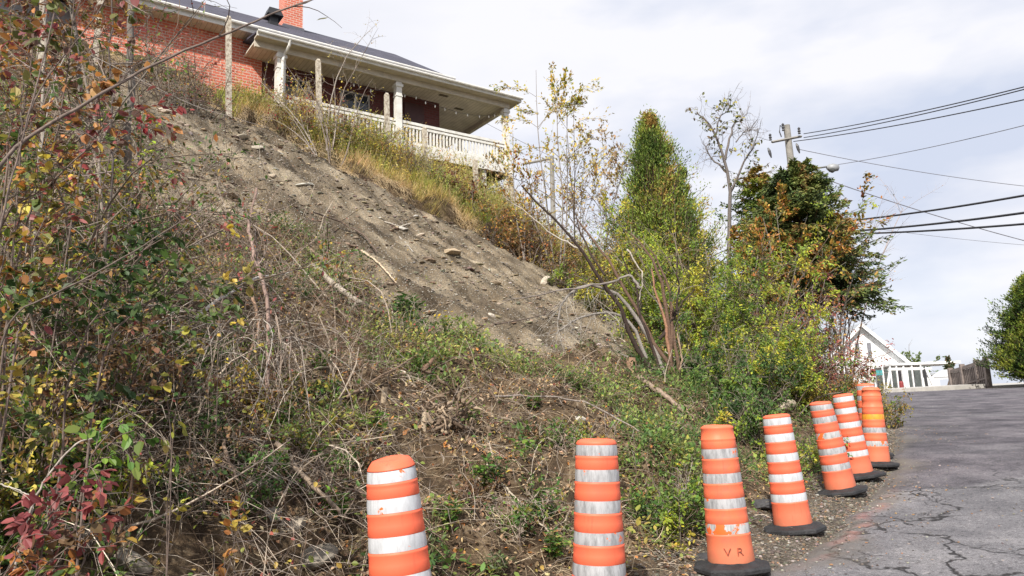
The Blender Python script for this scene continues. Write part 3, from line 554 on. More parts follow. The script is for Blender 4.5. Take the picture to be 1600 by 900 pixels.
def drum(px, pyt, Yd, label, lean, yaw, wear, orange, top='ring', dent=0., bands='wwwww', pyb=None, base=True, seed=0., hs=1.0):
    tq = P(px, pyt, Yd)
    # the axis passes through the picked top centre; the foot sits on the ground below it
    axis = Vector((-sin(radians(lean)), 0, cos(radians(lean)))); H = H_D*hs
    foot = Vector(tq)-axis*(H-.01)
    root = empty('traffic_drum', foot-Vector((0, 0, .075)), label, 'traffic drum', 'orange traffic drums along the road edge')
    q = Vector((0, 0, 1)).rotation_difference(axis) @ Matrix.Rotation(yaw, 3, 'Z').to_quaternion()
    print('FOOT', round(foot.x,2), round(foot.y,2), round(foot.z-.075,3), 'ground', round(G(foot.x, foot.y),3))
    root.rotation_mode = 'QUATERNION'; root.rotation_quaternion = q; root.scale = (1, 1, 1)
    mo = mat_orange('drum_orange', orange, wear, seed)
    def deform(V):
        if dent:
            z = V[..., 2]; k = np.clip((z-.80)/.24, 0, 1)**1.5; an = np.arctan2(V[..., 1], V[..., 0])
            f = 1-dent*k*(.5+.5*np.cos(an-4.2)); V = V.copy(); V[..., :2] *= f[..., None]; V[..., 2] -= dent*.25*k*(.5+.5*np.cos(an-4.2))
        V = V.copy(); z = V[..., 2]; an = np.arctan2(V[..., 1], V[..., 0]); V[..., :2] *= (1+.012*np.sin(3*an+z*5+seed)+.008*np.sin(5*an-z*9+seed*2))[..., None]
        V[..., 2] *= hs; V[..., 2] += .07
        return V
    prof = [(.178, 0), (.180, .01), (rad(.1), .1)]
    for z0, h in zip(BANDS, BH):
        prof += [(rad(z0)+.0015, z0-.018), (rad(z0)+.0038, z0-.012), (rad(z0)+.0030, z0-.005), (rad(z0)-.002, z0), (rad(z0+h)-.003, z0+h), (rad(z0+h)+.002, z0+h+.006)]
        if z0 < .9: prof += [(rad(z0+h+.05), z0+h+.05)]
    if top == 'ring': prof[-1] = (rad(1.0)+.001, 1.022); prof += [(.118, 1.040), (.095, 1.050), (.075, 1.052), (.068, 1.046), (.064, 1.015), (.03, 1.010)]
    elif top == 'flat': prof[-1] = (rad(1.0)+.001, 1.022); prof += [(.127, 1.034), (.105, 1.046), (.07, 1.050), (.03, 1.051)]
    else: prof[-1] = (rad(1.0)+.001, 1.016); prof += [(.130, 1.024), (.118, 1.046), (.104, 1.062), (.07, 1.068), (.03, 1.069)]
    if top == 'round': prof[-6:] = prof[-6:]
    body = lathe(Geo(), prof, 48, deform=deform, close=True).build('body', mo, root, smooth=True)
    for i, (z0, h) in enumerate(zip(BANDS, BH)):
        kind = bands[i]
        if kind == '-': continue
        bp_ = [(rad(z0)-.0008, z0+.002), (rad(z0+h*.33)+.0012, z0+h*.33), (rad(z0+h*.66)+.0012, z0+h*.66), (rad(z0+h)-.0008, z0+h-.002)]
        mt = {'w': mat_band('clean_band', .12, seed+i), 'd': mat_band('dirty_band', .36, seed+i, (.43, .43, .44)), 't': mat_band('torn_band', .78, seed+i, (.48, .48, .48)), 'y': mat_band('amber_band', .3, seed+i, (.85, .34, .04))}[kind]
        bo = lathe(Geo(), bp_, 48, deform=deform).build('reflective_band', mt, root, smooth=True)
        if kind == 't': bo['label'] = 'torn white band with orange showing through'
        if kind == 'y': bo['label'] = 'amber coloured band'
    if base:
        rb = np.array([.32, .30, .33, .30, .32, .30, .33, .30]); an = np.arange(8)*pi/4+.2; g = Geo(); n = 8
        ring = lambda s, z: [(rb[k]*s*cos(an[k]), rb[k]*s*sin(an[k]), z) for k in range(n)]
        V = ring(.96, -.002)+ring(1.0, .010)+ring(1.0, .034)+ring(.95, .048)+ring(.66, .062)+ring(.60, .074)
        g.add(V, [(i*n+j, i*n+(j+1) % n, (i+1)*n+(j+1) % n, (i+1)*n+j) for i in range(5) for j in range(n)])
        g.T.append(np.array([(5*n, 5*n+j, 5*n+j+1) for j in range(1, n-1)])); g.T.append(np.array([(0, j+1, j) for j in range(1, n-1)]))
        g.build('rubber_base', RUBBER, root)
    return root
OR1 = (.87, .160, .078); OR2 = (.84, .180, .084)
D1 = drum(612, 719, 4.15, 'nearest and leftmost orange drum, its top dented and leaning left, with bright white bands', 4.5, .3, .06, OR1, 'dome', .10, 'wwwww', seed=1)
D2 = drum(931, 687, 5.07, 'second drum from the left, upright, with a round open ring on its top', -1.8, 1.0, .12, OR1, 'ring', 0, 'dwwdw'.replace('w', 'd'), seed=2.)
D3 = drum(1120, 664, 6.3, 'scuffed drum with torn bands and dark letters V and R near its foot', 1.6, 2.2, .3, OR2, 'flat', .025, 'tddd-', seed=3.)
D4 = drum(1213, 648, 7.75, 'clean drum with five crisp white bands, right of the drum with letters', 3.8, .1, .08, OR1, 'flat', .0, 'wwwww', seed=4.)
D5 = drum(1283, 627, 9.6, 'worn drum leaning strongly left, with scratched grey bands, fifth from the left', 7.5, 1.4, .25, OR1, 'flat', .06, 'ddtdd', seed=5.)
D6 = drum(1317, 616, 10.6, 'leaning drum with pale clean bands half hidden behind the scratched one', 6.0, .8, .10, OR1, 'flat', 0, 'wwwww', seed=6.)
D7 = drum(1360, 607, 11.4, 'drum at the far end of the row with one amber band and a scraped top', -1.6, 2.9, .2, OR2, 'dome', .05, 'tdy--', seed=7.)
D8 = drum(1352, 600, 12.25, 'farthest drum, hidden but for its ring top and left edge behind the amber banded one', -.3, .5, .12, OR2, 'ring', 0, 'ddddd', seed=8.)
# letters V R worn onto the third drum, bent round its foot
INK = mat_solid('black_ink', (.45, .09, .04), .8, .1, 60, col2=[.03, .022, .02], det=3)
def letters(root, items, size, z):
    vd = Matrix.Rotation(0, 3, 'Z'); mw = root.rotation_quaternion.to_matrix().inverted()
    f_ = mw @ Vector((-root.location.x, -root.location.y, 0)); a0 = math.atan2(f_.y, f_.x)
    for ch_, off in items:
        cu = bpy.data.curves.new('txt', 'FONT'); cu.body = ch_; cu.size = size; cu.align_x = 'CENTER'; cu.extrude = .0; tmp = bpy.data.objects.new('txt', cu); COL.objects.link(tmp)
        bpy.context.view_layer.update(); me = bpy.data.meshes.new_from_object(tmp.evaluated_get(bpy.context.evaluated_depsgraph_get())); bpy.data.objects.remove(tmp)
        for v_ in me.vertices:
            r_ = rad(z)*1.0+.0035; an = a0+(v_.co.x*1.15+off)/r_; zz = z+v_.co.y+.07
            v_.co = (r_*cos(an), r_*sin(an), zz)
        me.materials.clear(); me.materials.append(INK); o = bpy.data.objects.new('lettering', me); COL.objects.link(o); o.parent = root
letters(D3, [('V', -.018), ('R', .078)], .085, .06)

# ================================================================== POLE, WIRES, FAR HOUSE, FENCES
WOODG = mat_solid('grey_pole_wood', (.25, .235, .21), .9, .2, 6, .4)
PY = 24.0
ptop = P(1229, 196, PY); pbase = np.array([ptop[0]+.12, PY, float(base_h(np.array([ptop[0]]), np.array([PY]))[0])-.3])
pole = empty('utility_pole', pbase, 'tall grey wooden utility pole rising behind the evergreen, with crossarm and street lamp', 'utility pole')
def R3(a): return np.asarray(a, float)-pbase
Geo().tubes(np.array([R3(pbase)+(ptop-pbase)*k for k in np.linspace(0, 1, 8)])[None], np.linspace(.16, .105, 8)[None], 14).build('pole', WOODG, pole, smooth=True)
ins = mat_solid('dark_insulator', (.06, .06, .065), .35)
ca, cb = P(1206, 222, PY-.4), P(1252, 213, PY+.1)
arm = Geo().tubes(R3([ca, (ca+cb)/2, cb])[None], np.full((1, 3), .042), 4).build('crossarm', WOODG, pole)
def insul(px, py, dz=.22, par=arm):
    c = R3(P(px, py, PY-.1)); z = np.array([0, 0, 1.])
    Geo().tubes(np.array([[c, c+z*dz*.2, c+z*dz*.4, c+z*dz*.6, c+z*dz*.8, c+z*dz]]), np.array([[.05, .03, .055, .03, .05, .02]]), 8).build('insulator', ins, par)
insul(1204, 219); insul(1224, 204, .25); insul(1249, 209)
for px, py in ((1200, 231), (1244, 224)):
    c = R3(P(px, py, PY-.1)); Geo().tubes(np.array([[c, c-(-.03, 0, .1), c-(-.05, 0, .2), c-(-.08, 0, .34)]]), np.array([[.02, .05, .05, .02]]), 8).build('cutout_fuse', ins, pole)
Geo().tubes(np.array([[R3(P(*a, PY-.1)) for a in ((1224, 200), (1219, 196), (1218, 206), (1221, 214))]]), np.full((1, 4), .02), 4).build('jumper_wire', ins, pole)
la = [P(*a, PY-k*.5) for k, a in enumerate(((1236, 292), (1258, 272), (1275, 263), (1294, 260)))]
ar = Geo().tubes(R3(la)[None], np.array([[.035, .035, .03, .03]]), 8).build('lamp_arm', mat_solid('galvanised', (.30, .31, .32), .45, .1, metal=.4), pole)
c = R3(P(1301, 262, PY-1.6)); dx = np.array([.40, -.03, -.03])
Geo().tubes(np.array([[c-dx*.45, c-dx*.3, c, c+dx*.4, c+dx*.5]]), np.array([[.04, .10, .13, .10, .01]]), 12).build('lamp_head', mat_solid('grey_casting', (.28, .29, .30), .4), ar, smooth=True)
Geo().tubes(np.array([[c-(.02, 0, .05), c-(.02, 0, .11), c-(.02, 0, .16)]]), np.array([[.12, .10, .02]]), 12).build('lens', mat_solid('lamp_lens', (.14, .15, .15), .15), ar, smooth=True)
WIRE = mat_solid('wire_black', (.03, .03, .035), .6)
WIREG = mat_solid('wire_grey', (.16, .16, .18), .6)
def wire(a, b, Ya, Yb, r, sag, label, mat=WIRE, ext=1.5, cat='power line', group='wires strung from the utility pole'):
    A = P(*a, Ya); bx = a[0]+(b[0]-a[0])*ext; by = a[1]+(b[1]-a[1])*ext; B = P(bx, by, Ya+(Yb-Ya)*ext); t_ = np.linspace(0, 1, 40)[:, None]
    L_ = A+(B-A)*t_; L_[:, 2] -= sag*4*(t_*(1-t_))[:, 0]
    return tag(Geo().tubes(L_[None], np.full((1, 40), r), 6).build('overhead_wire', mat, loc=A), label, cat, group)
wire((1256, 209), (1600, 130), 24, 17, .014, .12, 'top wire of the upper three running right from the crossarm')
wire((1256, 215), (1600, 134), 24.3, 17.3, .014, .12, 'middle wire of the upper three, nearly touching the top one')
wire((1240, 221), (1600, 150), 24, 17, .014, .12, 'lowest of the upper three wires leaving the crossarm')
wire((1310, 257), (1600, 191), 23, 17, .009, .1, 'thin grey wire rising right from near the street lamp', WIREG)
wire((1247, 233), (1600, 281), 24, 26, .010, .25, 'thin grey wire falling right from below the crossarm', WIREG)
wire((1240, 262), (1600, 366), 24, 25, .014, .25, 'twisted service drop falling right past the street lamp', WIREG)
wire((1360, 356), (1600, 379), 27, 27, .007, .1, 'faintest thin wire, lowest and farthest on the right', WIREG)
wire((1238, 352), (1600, 298), 24, 17, .026, .15, 'upper one of three thick black cables above the white house', cat='cable', group='thick black cables')
wire((1238, 365), (1600, 325), 24, 17, .028, .15, 'middle one of three thick black cables above the white house', cat='cable', group='thick black cables')
wire((1238, 366), (1600, 344), 24, 17, .026, .12, 'lowest one of three thick black cables above the white house', cat='cable', group='thick black cables')
bxp = P(1304, 346, 22.6); bd = P(1320, 344, 22.3)-P(1288, 348, 22.9)
o = empty('splice_box', bxp, 'black splice box hung on the thick cables beside the evergreen', 'cable box')
Geo().tubes(np.array([[-bd*.5, -bd*.46, bd*.46, bd*.5]]), np.array([[.04, .085, .085, .04]]), 6).build('enclosure', WIRE, o); Geo().tubes(np.array([[bd*.3, bd*.3+(0, 0, .16)]]), np.array([[.012, .012]]), 5).build('hanger', WIRE, o)
# distant lamp bar seen through the yellow tree, and wires behind the porch
dp = P(862, 252, 40); o = empty('distant_pole', dp, 'distant dark pole arm seen through the yellow leaved saplings', 'utility pole')
Geo().tubes(np.array([[P(818, 256, 40)-dp, P(840, 252, 40)-dp, P(866, 246, 40)-dp]]), np.array([[.07, .07, .07]]), 6).build('arm', WOODG, o)
Geo().tubes(np.array([[P(862, 244, 40)-dp, P(866, 400, 40)-dp]]), np.array([[.11, .15]]), 8).build('pole', WOODG, o)
wire((866, 247), (700, 158), 40, 40, .012, .1, 'faint distant wire crossing the sky behind the porch corner post', WIREG, group='distant wires behind the porch')
wire((864, 250), (700, 210), 40, 40, .010, .1, 'fainter lower distant wire crossing behind the porch railing', WIREG, group='distant wires behind the porch')

# ---- white house
def GZ(x, y): return float(zroad(np.array([x]), np.array([y]))[0])
YW = 60.0
apex = P(1341, 506, YW); wx = apex[0]; gz = P(1400, 606, YW)[2]
wh = empty('white_house', (wx, YW, gz), 'white gabled house with grey shutters and a glazed porch at the top of the road', 'house')
WP = mat_solid('white_siding', (.80, .80, .80), .55, .04, 3); WPC = mat_boards('white_clapboard', (.82, .82, .81), (.6, .6, .6), 2, .16)
GREY = mat_solid('grey_shutter', (.17, .17, .19), .6); RED = mat_solid('red_paint', (.22, .03, .03), .6); ROOFG = mat_solid('grey_roofing', (.34, .36, .38), .7)
ah = apex[2]-gz; hw = 3.9; eh = ah-3.6
g = Geo(); V = [(-hw, 0, -2), (hw, 0, -2), (hw, 0, eh), (0, 0, ah-.15), (-hw, 0, eh)]; V2 = [(x, 9, z) for x, y, z in V]
g.add(V+V2, [(0, 1, 6, 5), (1, 2, 7, 6), (2, 3, 8, 7), (3, 4, 9, 8), (4, 0, 5, 9)], [(0, 4, 3), (0, 3, 1), (1, 3, 2), (5, 8, 9), (5, 6, 8), (6, 7, 8)]); g.build('wall', WPC, wh)
for s in (-1, 1):
    e_ = (s*(hw+.45), eh-.42); r_ = Geo(); q = [(0, -.5, ah), (e_[0], -.5, e_[1]), (e_[0], 9.4, e_[1]), (0, 9.4, ah)]
    if s > 0: q = q[::-1]
    r_.hexa([(x, y, z-.12) for x, y, z in q], q).build('roof', ROOFG, wh)
    f_ = Geo(); q = [(0, -.56, ah), (e_[0], -.56, e_[1]), (e_[0], -.503, e_[1]), (0, -.503, ah)]
    if s > 0: q = q[::-1]
    f_.hexa([(x, y, z-.30) for x, y, z in q], [(x, y, z+.02) for x, y, z in q]).build('bargeboard', WP, wh)
def rel(px, py, Y=YW): q = P(px, py, Y); return q[0]-wx, q[2]-gz
a = rel(1343, 536, YW-.1); b_ = rel(1357, 559, YW-.1)
wf = Geo().box(a[0]-.02, b_[0], -.06, -.003, b_[1], a[1]).build('window', WP, wh); Geo().box(a[0]+.16, b_[0]-.16, -.075, -.062, b_[1]+.12, a[1]-.12).build('pane', mat_solid('pale_curtain', (.6, .6, .62), .2), wf)
Geo().box(a[0]-.34, a[0]-.03, -.07, -.004, b_[1], a[1]).build('shutter', GREY, wh); Geo().box(b_[0]+.01, b_[0]+.32, -.07, -.004, b_[1], a[1]).build('shutter', GREY, wh)
# porch with glazed panels: flat roof, posts, dark glass, one opening
x0, x1 = rel(1366, 580)[0], rel(1450, 580)[0]; zt = rel(1400, 573)[1]
Geo().box(x0, x1+.9, -3.0, 0-.01, zt-.06, zt+.10).build('porch_roof', WP, wh)
PANEL = mat_solid('dark_screen', (.075, .085, .08), .3, .2)
for k, px in enumerate((1366, 1380, 1392, 1402, 1413, 1426, 1440)):
    x = rel(px, 590, YW-2.9)[0]; Geo().box(x-.04, x+.04, -2.98, -2.86, -1, zt-.123).build('porch_post', WP, wh)
for k, (pa, pb) in enumerate(((1368, 1379), (1382, 1391), (1394, 1401), (1415, 1425), (1428, 1439))):
    xa, xb = rel(pa, 590, YW-2.9)[0], rel(pb, 590, YW-2.9)[0]; Geo().box(xa+.07, xb-.03, -2.93, -2.90, -1, zt-.3).build('screen_panel', PANEL, wh)
xa = rel(1404, 590, YW-2.9)[0]; xb = rel(1412, 590, YW-2.9)[0]; Geo().box(xa, xb, -2.90, -2.86, -1, zt-.5).build('doorway', mat_solid('dark_interior', (.03, .025, .03), .8), wh)
x = rel(1414.5, 595, YW-3)[0]; Geo().box(x-.28, x+.12, -3.3, -3.1, -1, 1.15).build('porch_pier', WP, wh)
xa, xb = rel(1436, 590, YW+.5)[0], rel(1484, 590, YW+.5)[0]
Geo().box(hw+.01, xb, 2.0, 8, -2, rel(1470, 584)[1]).build('low_wing', WPC, wh); Geo().box(hw+.01, xb+.2, 1.8, 8.2, rel(1470, 584)[1]+.003, rel(1470, 584)[1]+.18).build('wing_roof', ROOFG, wh)
q = P(1407, 566, YW+3); Geo().box(q[0]-wx-.3, q[0]-wx+.3, 3, 3.6, eh-1, q[2]-gz+.6).build('chimney', WP, wh) if False else None
# swing frame in front of the porch
q = P(1446, 607, 54); sf = empty('swing_frame', (q[0], 54, q[2]), 'white and dark A shaped swing frame standing before the white house', 'swing frame')
for nm, (pa, pb, mt) in {'frame_leg': ((1447, 577), (1461, 608), WP), 'awning_bar': ((1443, 574), (1449, 608), BLACKM)}.items():
    A = P(*pa, 54)-q*np.array([1, 0, 1])-np.array([0, 54, 0]); B = P(*pb, 54)-q*np.array([1, 0, 1])-np.array([0, 54, 0])
    Geo().tubes(np.array([[A, (A+B)/2, B]]), np.full((1, 3), .10), 6).build(nm, mt, sf)
A = P(1388, 577, 54)-q; B = P(1455, 576, 54)-q; Geo().tubes(np.array([[A, B]]), np.full((1, 2), .10), 6).build('top_bar', WP, sf)
A = P(1391, 577, 54)-q; B = P(1386, 608, 54)-q; Geo().tubes(np.array([[A, B]]), np.full((1, 2), .08), 6).build('frame_leg', WP, sf)
q = P(1368, 583, 55); s_ = empty('shop_sign', (q[0], 55, q[2]), 'small red and teal sign at the left of the white porch', 'sign')
Geo().box(-.35, .0, -.03, .03, -.2, .3).build('red_board', RED, s_); Geo().box(.05, .5, -.03, .03, -.15, .2).build('teal_board', mat_solid('teal', (.05, .25, .26), .5), s_); Geo().box(-.02, .03, -.02, .02, -3, -.2).build('post', GREY, s_)
o = empty('red_barrel', (P(1408, 598, 56)[0], 56, P(1408, 604, 56)[2]-.6), 'small red canister standing in the white porch', 'canister'); lathe(Geo(), [(.13, 0), (.15, .1), (.15, .85), (.12, .95), (.05, 1.0)], 12, close=True).build('body', RED, o)

# ---- wooden fence on the brow
FW = mat_solid('weathered_fence_wood', (.20, .165, .15), .85, .25, 5, .3)
A = P(1489, 612, 44); B = P(1547, 612, 39); A[2] = GZ(A[0], A[1])-.05; B[2] = GZ(B[0], B[1])-.05
fn = empty('wooden_fence', A, 'grey brown wooden slat fence beside the tall evergreen hedge tree', 'fence'); d = B-A; Lf = np.linalg.norm(d[:2]); fn.rotation_euler = (0, 0, math.atan2(d[1], d[0]))
def ftop(t_): return 1.05+.42*t_
for t_ in (0, .36, .76, 1.0):
    Geo().box(t_*Lf-.11, t_*Lf+.11, -.11, .11, -.3, ftop(t_)+.12+t_*(B[2]-A[2])).build('post', FW, fn)
n_ = 22
for k in range(n_):
    t_ = (k+.5)/n_
    if min(abs(t_-p_) for p_ in (0, .36, .76, 1)) < .02: continue
    z_ = t_*(B[2]-A[2]); Geo().box(t_*Lf-.05, t_*Lf+.05, -.03, .03, z_-.1, z_+ftop(t_)-.22).build('slat', FW, fn)
for lo, hi in ((-.20, -.02), (-1.0, -.92)):
    Geo().hexa([(0, -.06, ftop(0)+lo), (Lf, -.06, ftop(1)+lo+B[2]-A[2]), (Lf, .06, ftop(1)+lo+B[2]-A[2]), (0, .06, ftop(0)+lo)], [(0, -.06, ftop(0)+hi), (Lf, -.06, ftop(1)+hi+B[2]-A[2]), (Lf, .06, ftop(1)+hi+B[2]-A[2]), (0, .06, ftop(0)+hi)]).build('rail', FW, fn)
# white curved canopy behind the fence
A = P(1492, 588, 50); B = P(1540, 577, 47); o = empty('white_canopy', (A+B)/2, 'low white curved canopy roof showing just above the wooden fence', 'canopy')
tt = np.linspace(0, 1, 12); g = Geo(); V = []
for t_ in tt:
    p_ = A+(B-A)*t_+np.array([0, 0, .28*sin(pi*t_)])-(A+B)/2; V += [p_, p_+(0, 3, .1), p_-(0, 0, .16), p_+(0, 3, -.06)]
Q = []
for i in range(11): a_ = 4*i; Q += [(a_, a_+4, a_+5, a_+1), (a_+2, a_+3, a_+7, a_+6), (a_, a_+2, a_+6, a_+4)]
g.add(V, Q).build('cover', WP, o); Geo().tubes(np.array([[V[0], V[0]-np.array([0, 0, 2.5])], [V[44], V[44]-np.array([0, 0, 2.5])]]), np.full((2, 2), .05), 6).build('support', WP, o)
# old fence posts along the top of the bank
POSTW = mat_solid('flaking_white_post', (.60, .55, .45), .85, .1, 14, .4, col2=[.24, .19, .14])
for px, py, Yp, hh, lab in ((357, 27, 18.9, 1.5, 'peeling white fence post standing before the sunlit brick wall'),
                       (497, 94, 20.6, 1.4, 'peeling tan fence post beside the bare sapling before the porch'),
                       (604, 147, 22.0, 1.3, 'old fence post half hidden by golden weeds left of the middle column'),
                       (663, 200, 23.2, 1.2, 'short old fence post before the left end of the visible railing'),
                       (742, 250, 23.6, 1.0, 'low leaning fence post under the porch deck'),
                       (797, 274, 24.4, .9, 'last small fence post below the porch corner, orange topped'),
                       (160, -30, 17.3, 1.6, 'tall white fence post among the red shrubs left of the brick wall'),
                       (68, -10, 14.5, 1.6, 'thin white fence post seen through the leaves at the top left')):
    t_ = P(px, py, Yp); g = Geo(); w_ = .068; zb = min(t_[2]-hh, G(t_[0], Yp)-.3)-t_[2]
    g.hexa([(-w_, -w_, zb), (w_, -w_, zb), (w_, w_, zb), (-w_, w_, zb)], [(-w_*.9, -w_*.9, -.04), (w_*.9, -w_*.9, -.04), (w_*.9, w_*.9, -.04), (-w_*.9, w_*.9, -.04)])
    g.hexa([(-w_*.9, -w_*.9, -.038), (w_*.9, -w_*.9, -.038), (w_*.9, w_*.9, -.038), (-w_*.9, w_*.9, -.038)], [(-w_*.5, -w_*.5, .03), (w_*.5, -w_*.5, .03), (w_*.5, w_*.5, .03), (-w_*.5, w_*.5, .03)])
    o = g.build('fence_post', POSTW); o.location = t_; o.rotation_euler = (random.uniform(-.03, .03), random.uniform(-.04, .04), .6); tag(o, lab, 'fence post', 'old fence posts along the top of the bank')

# ================================================================== VEGETATION TOOLKIT
GREY_T = (.26, .225, .19); BROWN_T = (.11, .075, .05); PALE_T = (.42, .37, .31)
def norm(v): return v/(np.linalg.norm(v, axis=-1, keepdims=True)+1e-9)
def twigs(P0, D, L, k=6, sag=.3, wig=.12):
    """curved twigs from P0 (n,3) along D (n,3), length L (n,)"""
    n = len(P0); t_ = np.linspace(0, 1, k); D = norm(D); pts = np.zeros((n, k, 3)); pts[:, 0] = P0; d = D.copy(); wv = rs.normal(size=(n, 3))*wig
    for i in range(1, k):
        d = norm(d+wv+rs.normal(size=(n, 3))*wig*.8+np.array([0, 0, -1.])*(sag/k*np.atleast_1d(np.ones(n))[:, None])); pts[:, i] = pts[:, i-1]+d*(L/(k-1))[:, None]
    return pts
def taper(n, k, r0, r1): r0 = np.broadcast_to(r0, (n,)); r1 = np.broadcast_to(r1, (n,)); return r0[:, None]+(r1-r0)[:, None]*np.linspace(0, 1, k)[None]
def barkcol(n, a=GREY_T, b=BROWN_T): t_ = rs.rand(n, 1); return np.clip((np.array(a)*t_+np.array(b)*(1-t_))*rs.uniform(.8, 1.2, (n, 1)), 0, 1)
def sample_along(pl, m, lo=.25):
    """m random points on each polyline -> points, directions"""
    n, k, _ = pl.shape; t_ = rs.uniform(lo, 1, (n, m))*(k-1); i = np.minimum(t_.astype(int), k-2); f_ = (t_-i)[..., None]; ar = np.arange(n)[:, None]
    return (pl[ar, i]*(1-f_)+pl[ar, i+1]*f_).reshape(-1, 3), norm(pl[ar, i+1]-pl[ar, i]).reshape(-1, 3), (t_/(k-1)).reshape(-1)
def woody(base, H, nst=5, spread=.35, r=.02, lv=3, sub=(7, 6), sublen=(.45, .45), sag=(.0, .1), up=.5, wig=.08, bark=(GREY_T, BROWN_T), stemdir=None, k=8, lo=.3, sides=(6, 4, 3), baser=.12):
    """multi-stem woody plant. returns (stem Geo, twig Geo, list of polylines per level)"""
    base = np.asarray(base, float); st = Geo(); tw = Geo()
    an = rs.rand(nst)*6.283; D = np.stack([np.cos(an)*spread*rs.uniform(.2, 1, nst), np.sin(an)*spread*rs.uniform(.2, 1, nst), np.ones(nst)], -1)
    if stemdir is not None: D = D+np.asarray(stemdir)
    P0 = base+np.stack([np.cos(an), np.sin(an), np.zeros(nst)], -1)*baser*rs.rand(nst)[:, None]-np.array([0, 0, .08])
    L0 = H*rs.uniform(.65, 1.0, nst); L0[0] = H
    pl = twigs(P0, D, L0, k, sag[0], wig); rr = r*rs.uniform(.6, 1.1, nst); rr[0] = r
    st.tubes(pl, taper(nst, k, rr, rr*.25), sides[0], barkcol(nst, *bark)); levels = [pl]; prev = pl; plen = L0; pr = rr
    for l in range(lv-1):
        m = sub[min(l, len(sub)-1)]; q, d, t_ = sample_along(prev, m, lo); n = len(q)
        side = norm(np.cross(d, rs.normal(size=(n, 3)))); D = d*.55+side*.8+np.array([0, 0, up]); pls = np.repeat(plen, m)
        L_ = pls*sublen[min(l, len(sublen)-1)]*rs.uniform(.5, 1.1, n)*(1.15-.55*t_); kk = max(4, k-2*(l+1))
        prr = np.repeat(pr, m)*(1-.7*t_)*.6
        cur = twigs(q, D, L_, kk, sag[min(l+1, len(sag)-1)], wig*1.6)
        prr = np.maximum(prr, .0015); (st if l == 0 and lv > 2 else tw).tubes(cur, taper(n, kk, prr, prr*.35), sides[min(l+1, len(sides)-1)], barkcol(n, *bark))
        levels.append(cur); prev = cur; plen = L_; pr = prr
    return st, tw, levels
def leafpts(levels, n, lv=(-1,), jit=.03, lo=.2):
    pts = []; ds = []
    per = n//len(lv)
    for l in lv:
        q, d, _ = sample_along(levels[l], max(1, int(per/len(levels[l]))+1), lo); i = rs.permutation(len(q))[:per]; pts.append(q[i]); ds.append(d[i])
    q = np.concatenate(pts); return q+rs.normal(size=q.shape)*jit, np.concatenate(ds)
def plant(name, label, cat, base, H, nleaf, lsize, pal, group=None, leafmat=None, asp=.55, lv=3, llv=(-1, -2), jit=.03, up=.3, noise_s=0, droop=.2, keep=None, npal=None, crown='leaves', **kw):
    base = np.asarray(base, float); root = empty(name, base, label, cat, group)
    st, tw, levels = woody((0, 0, 0), H, lv=lv, **kw)
    st.build('trunk' if kw.get('nst', 5) == 1 else 'stems', BARK, root, smooth=True)
    if tw.n: tw.build('twigs', BARK, root)
    if nleaf:
        llv = [l for l in llv if abs(l) <= len(levels)]
        q, d = leafpts(levels, nleaf, llv, jit)
        if keep is not None: mk = keep(q); q = q[mk]; d = d[mk]
        nz = None
        if npal: nz = .5+.9*fbm(q[:, 0]*npal+noise_s, q[:, 2]*npal+q[:, 1]*npal*.7, noise_s, 3)
        g = Geo(); g.leaves(q, lsize*rs.uniform(.55, 1.15, len(q)), mixcol(pal, len(q), nz), up=up, asp=asp, dirs=d, droop=droop); g.build(crown, leafmat or LEAF, root)
    return root
# palettes: (weight, base colour)
GRN = [(1.5, (.035, .07, .02)), (3, (.065, .13, .028)), (3, (.11, .20, .04)), (1.5, (.19, .27, .05))]
GYEL = [(1.0, (.06, .11, .02)), (2, (.15, .23, .03)), (3, (.30, .37, .04)), (2.4, (.46, .46, .05)), (.8, (.55, .46, .06))]
YEL = [(3, (.60, .46, .07)), (2, (.66, .52, .12)), (1, (.30, .28, .05)), (1, (.42, .24, .06))]
ORG = [(2, (.52, .22, .06)), (2, (.60, .34, .08)), (1, (.30, .10, .04)), (1, (.16, .14, .03))]
REDP = [(2, (.34, .09, .08)), (2, (.46, .18, .14)), (1, (.22, .05, .05)), (1, (.36, .20, .09)), (.8, (.14, .15, .03))]
OLIVE = [(2, (.14, .14, .025)), (2, (.27, .23, .04)), (2, (.40, .30, .05)), (1.5, (.09, .10, .02)), (1, (.35, .15, .05))]
BRN = [(3, (.17, .095, .045)), (2, (.25, .15, .075)), (1, (.10, .055, .03)), (1, (.32, .20, .10))]
MIX = [(2, (.06, .10, .022)), (2, (.12, .16, .03)), (1.6, (.36, .27, .045)), (1.6, (.40, .17, .055)), (1.2, (.28, .07, .065)), (1.6, (.17, .10, .05))]
def gxy(px, Y): q = P(px, 500, Y); return q[0], Y, G(q[0], Y)
def gp(px, Y, dz=0): x, y, z = gxy(px, Y); return np.array([x, y, z+dz])
def topH(px, py, Y): return P(px, py, Y)[2]-gxy(px, Y)[2]

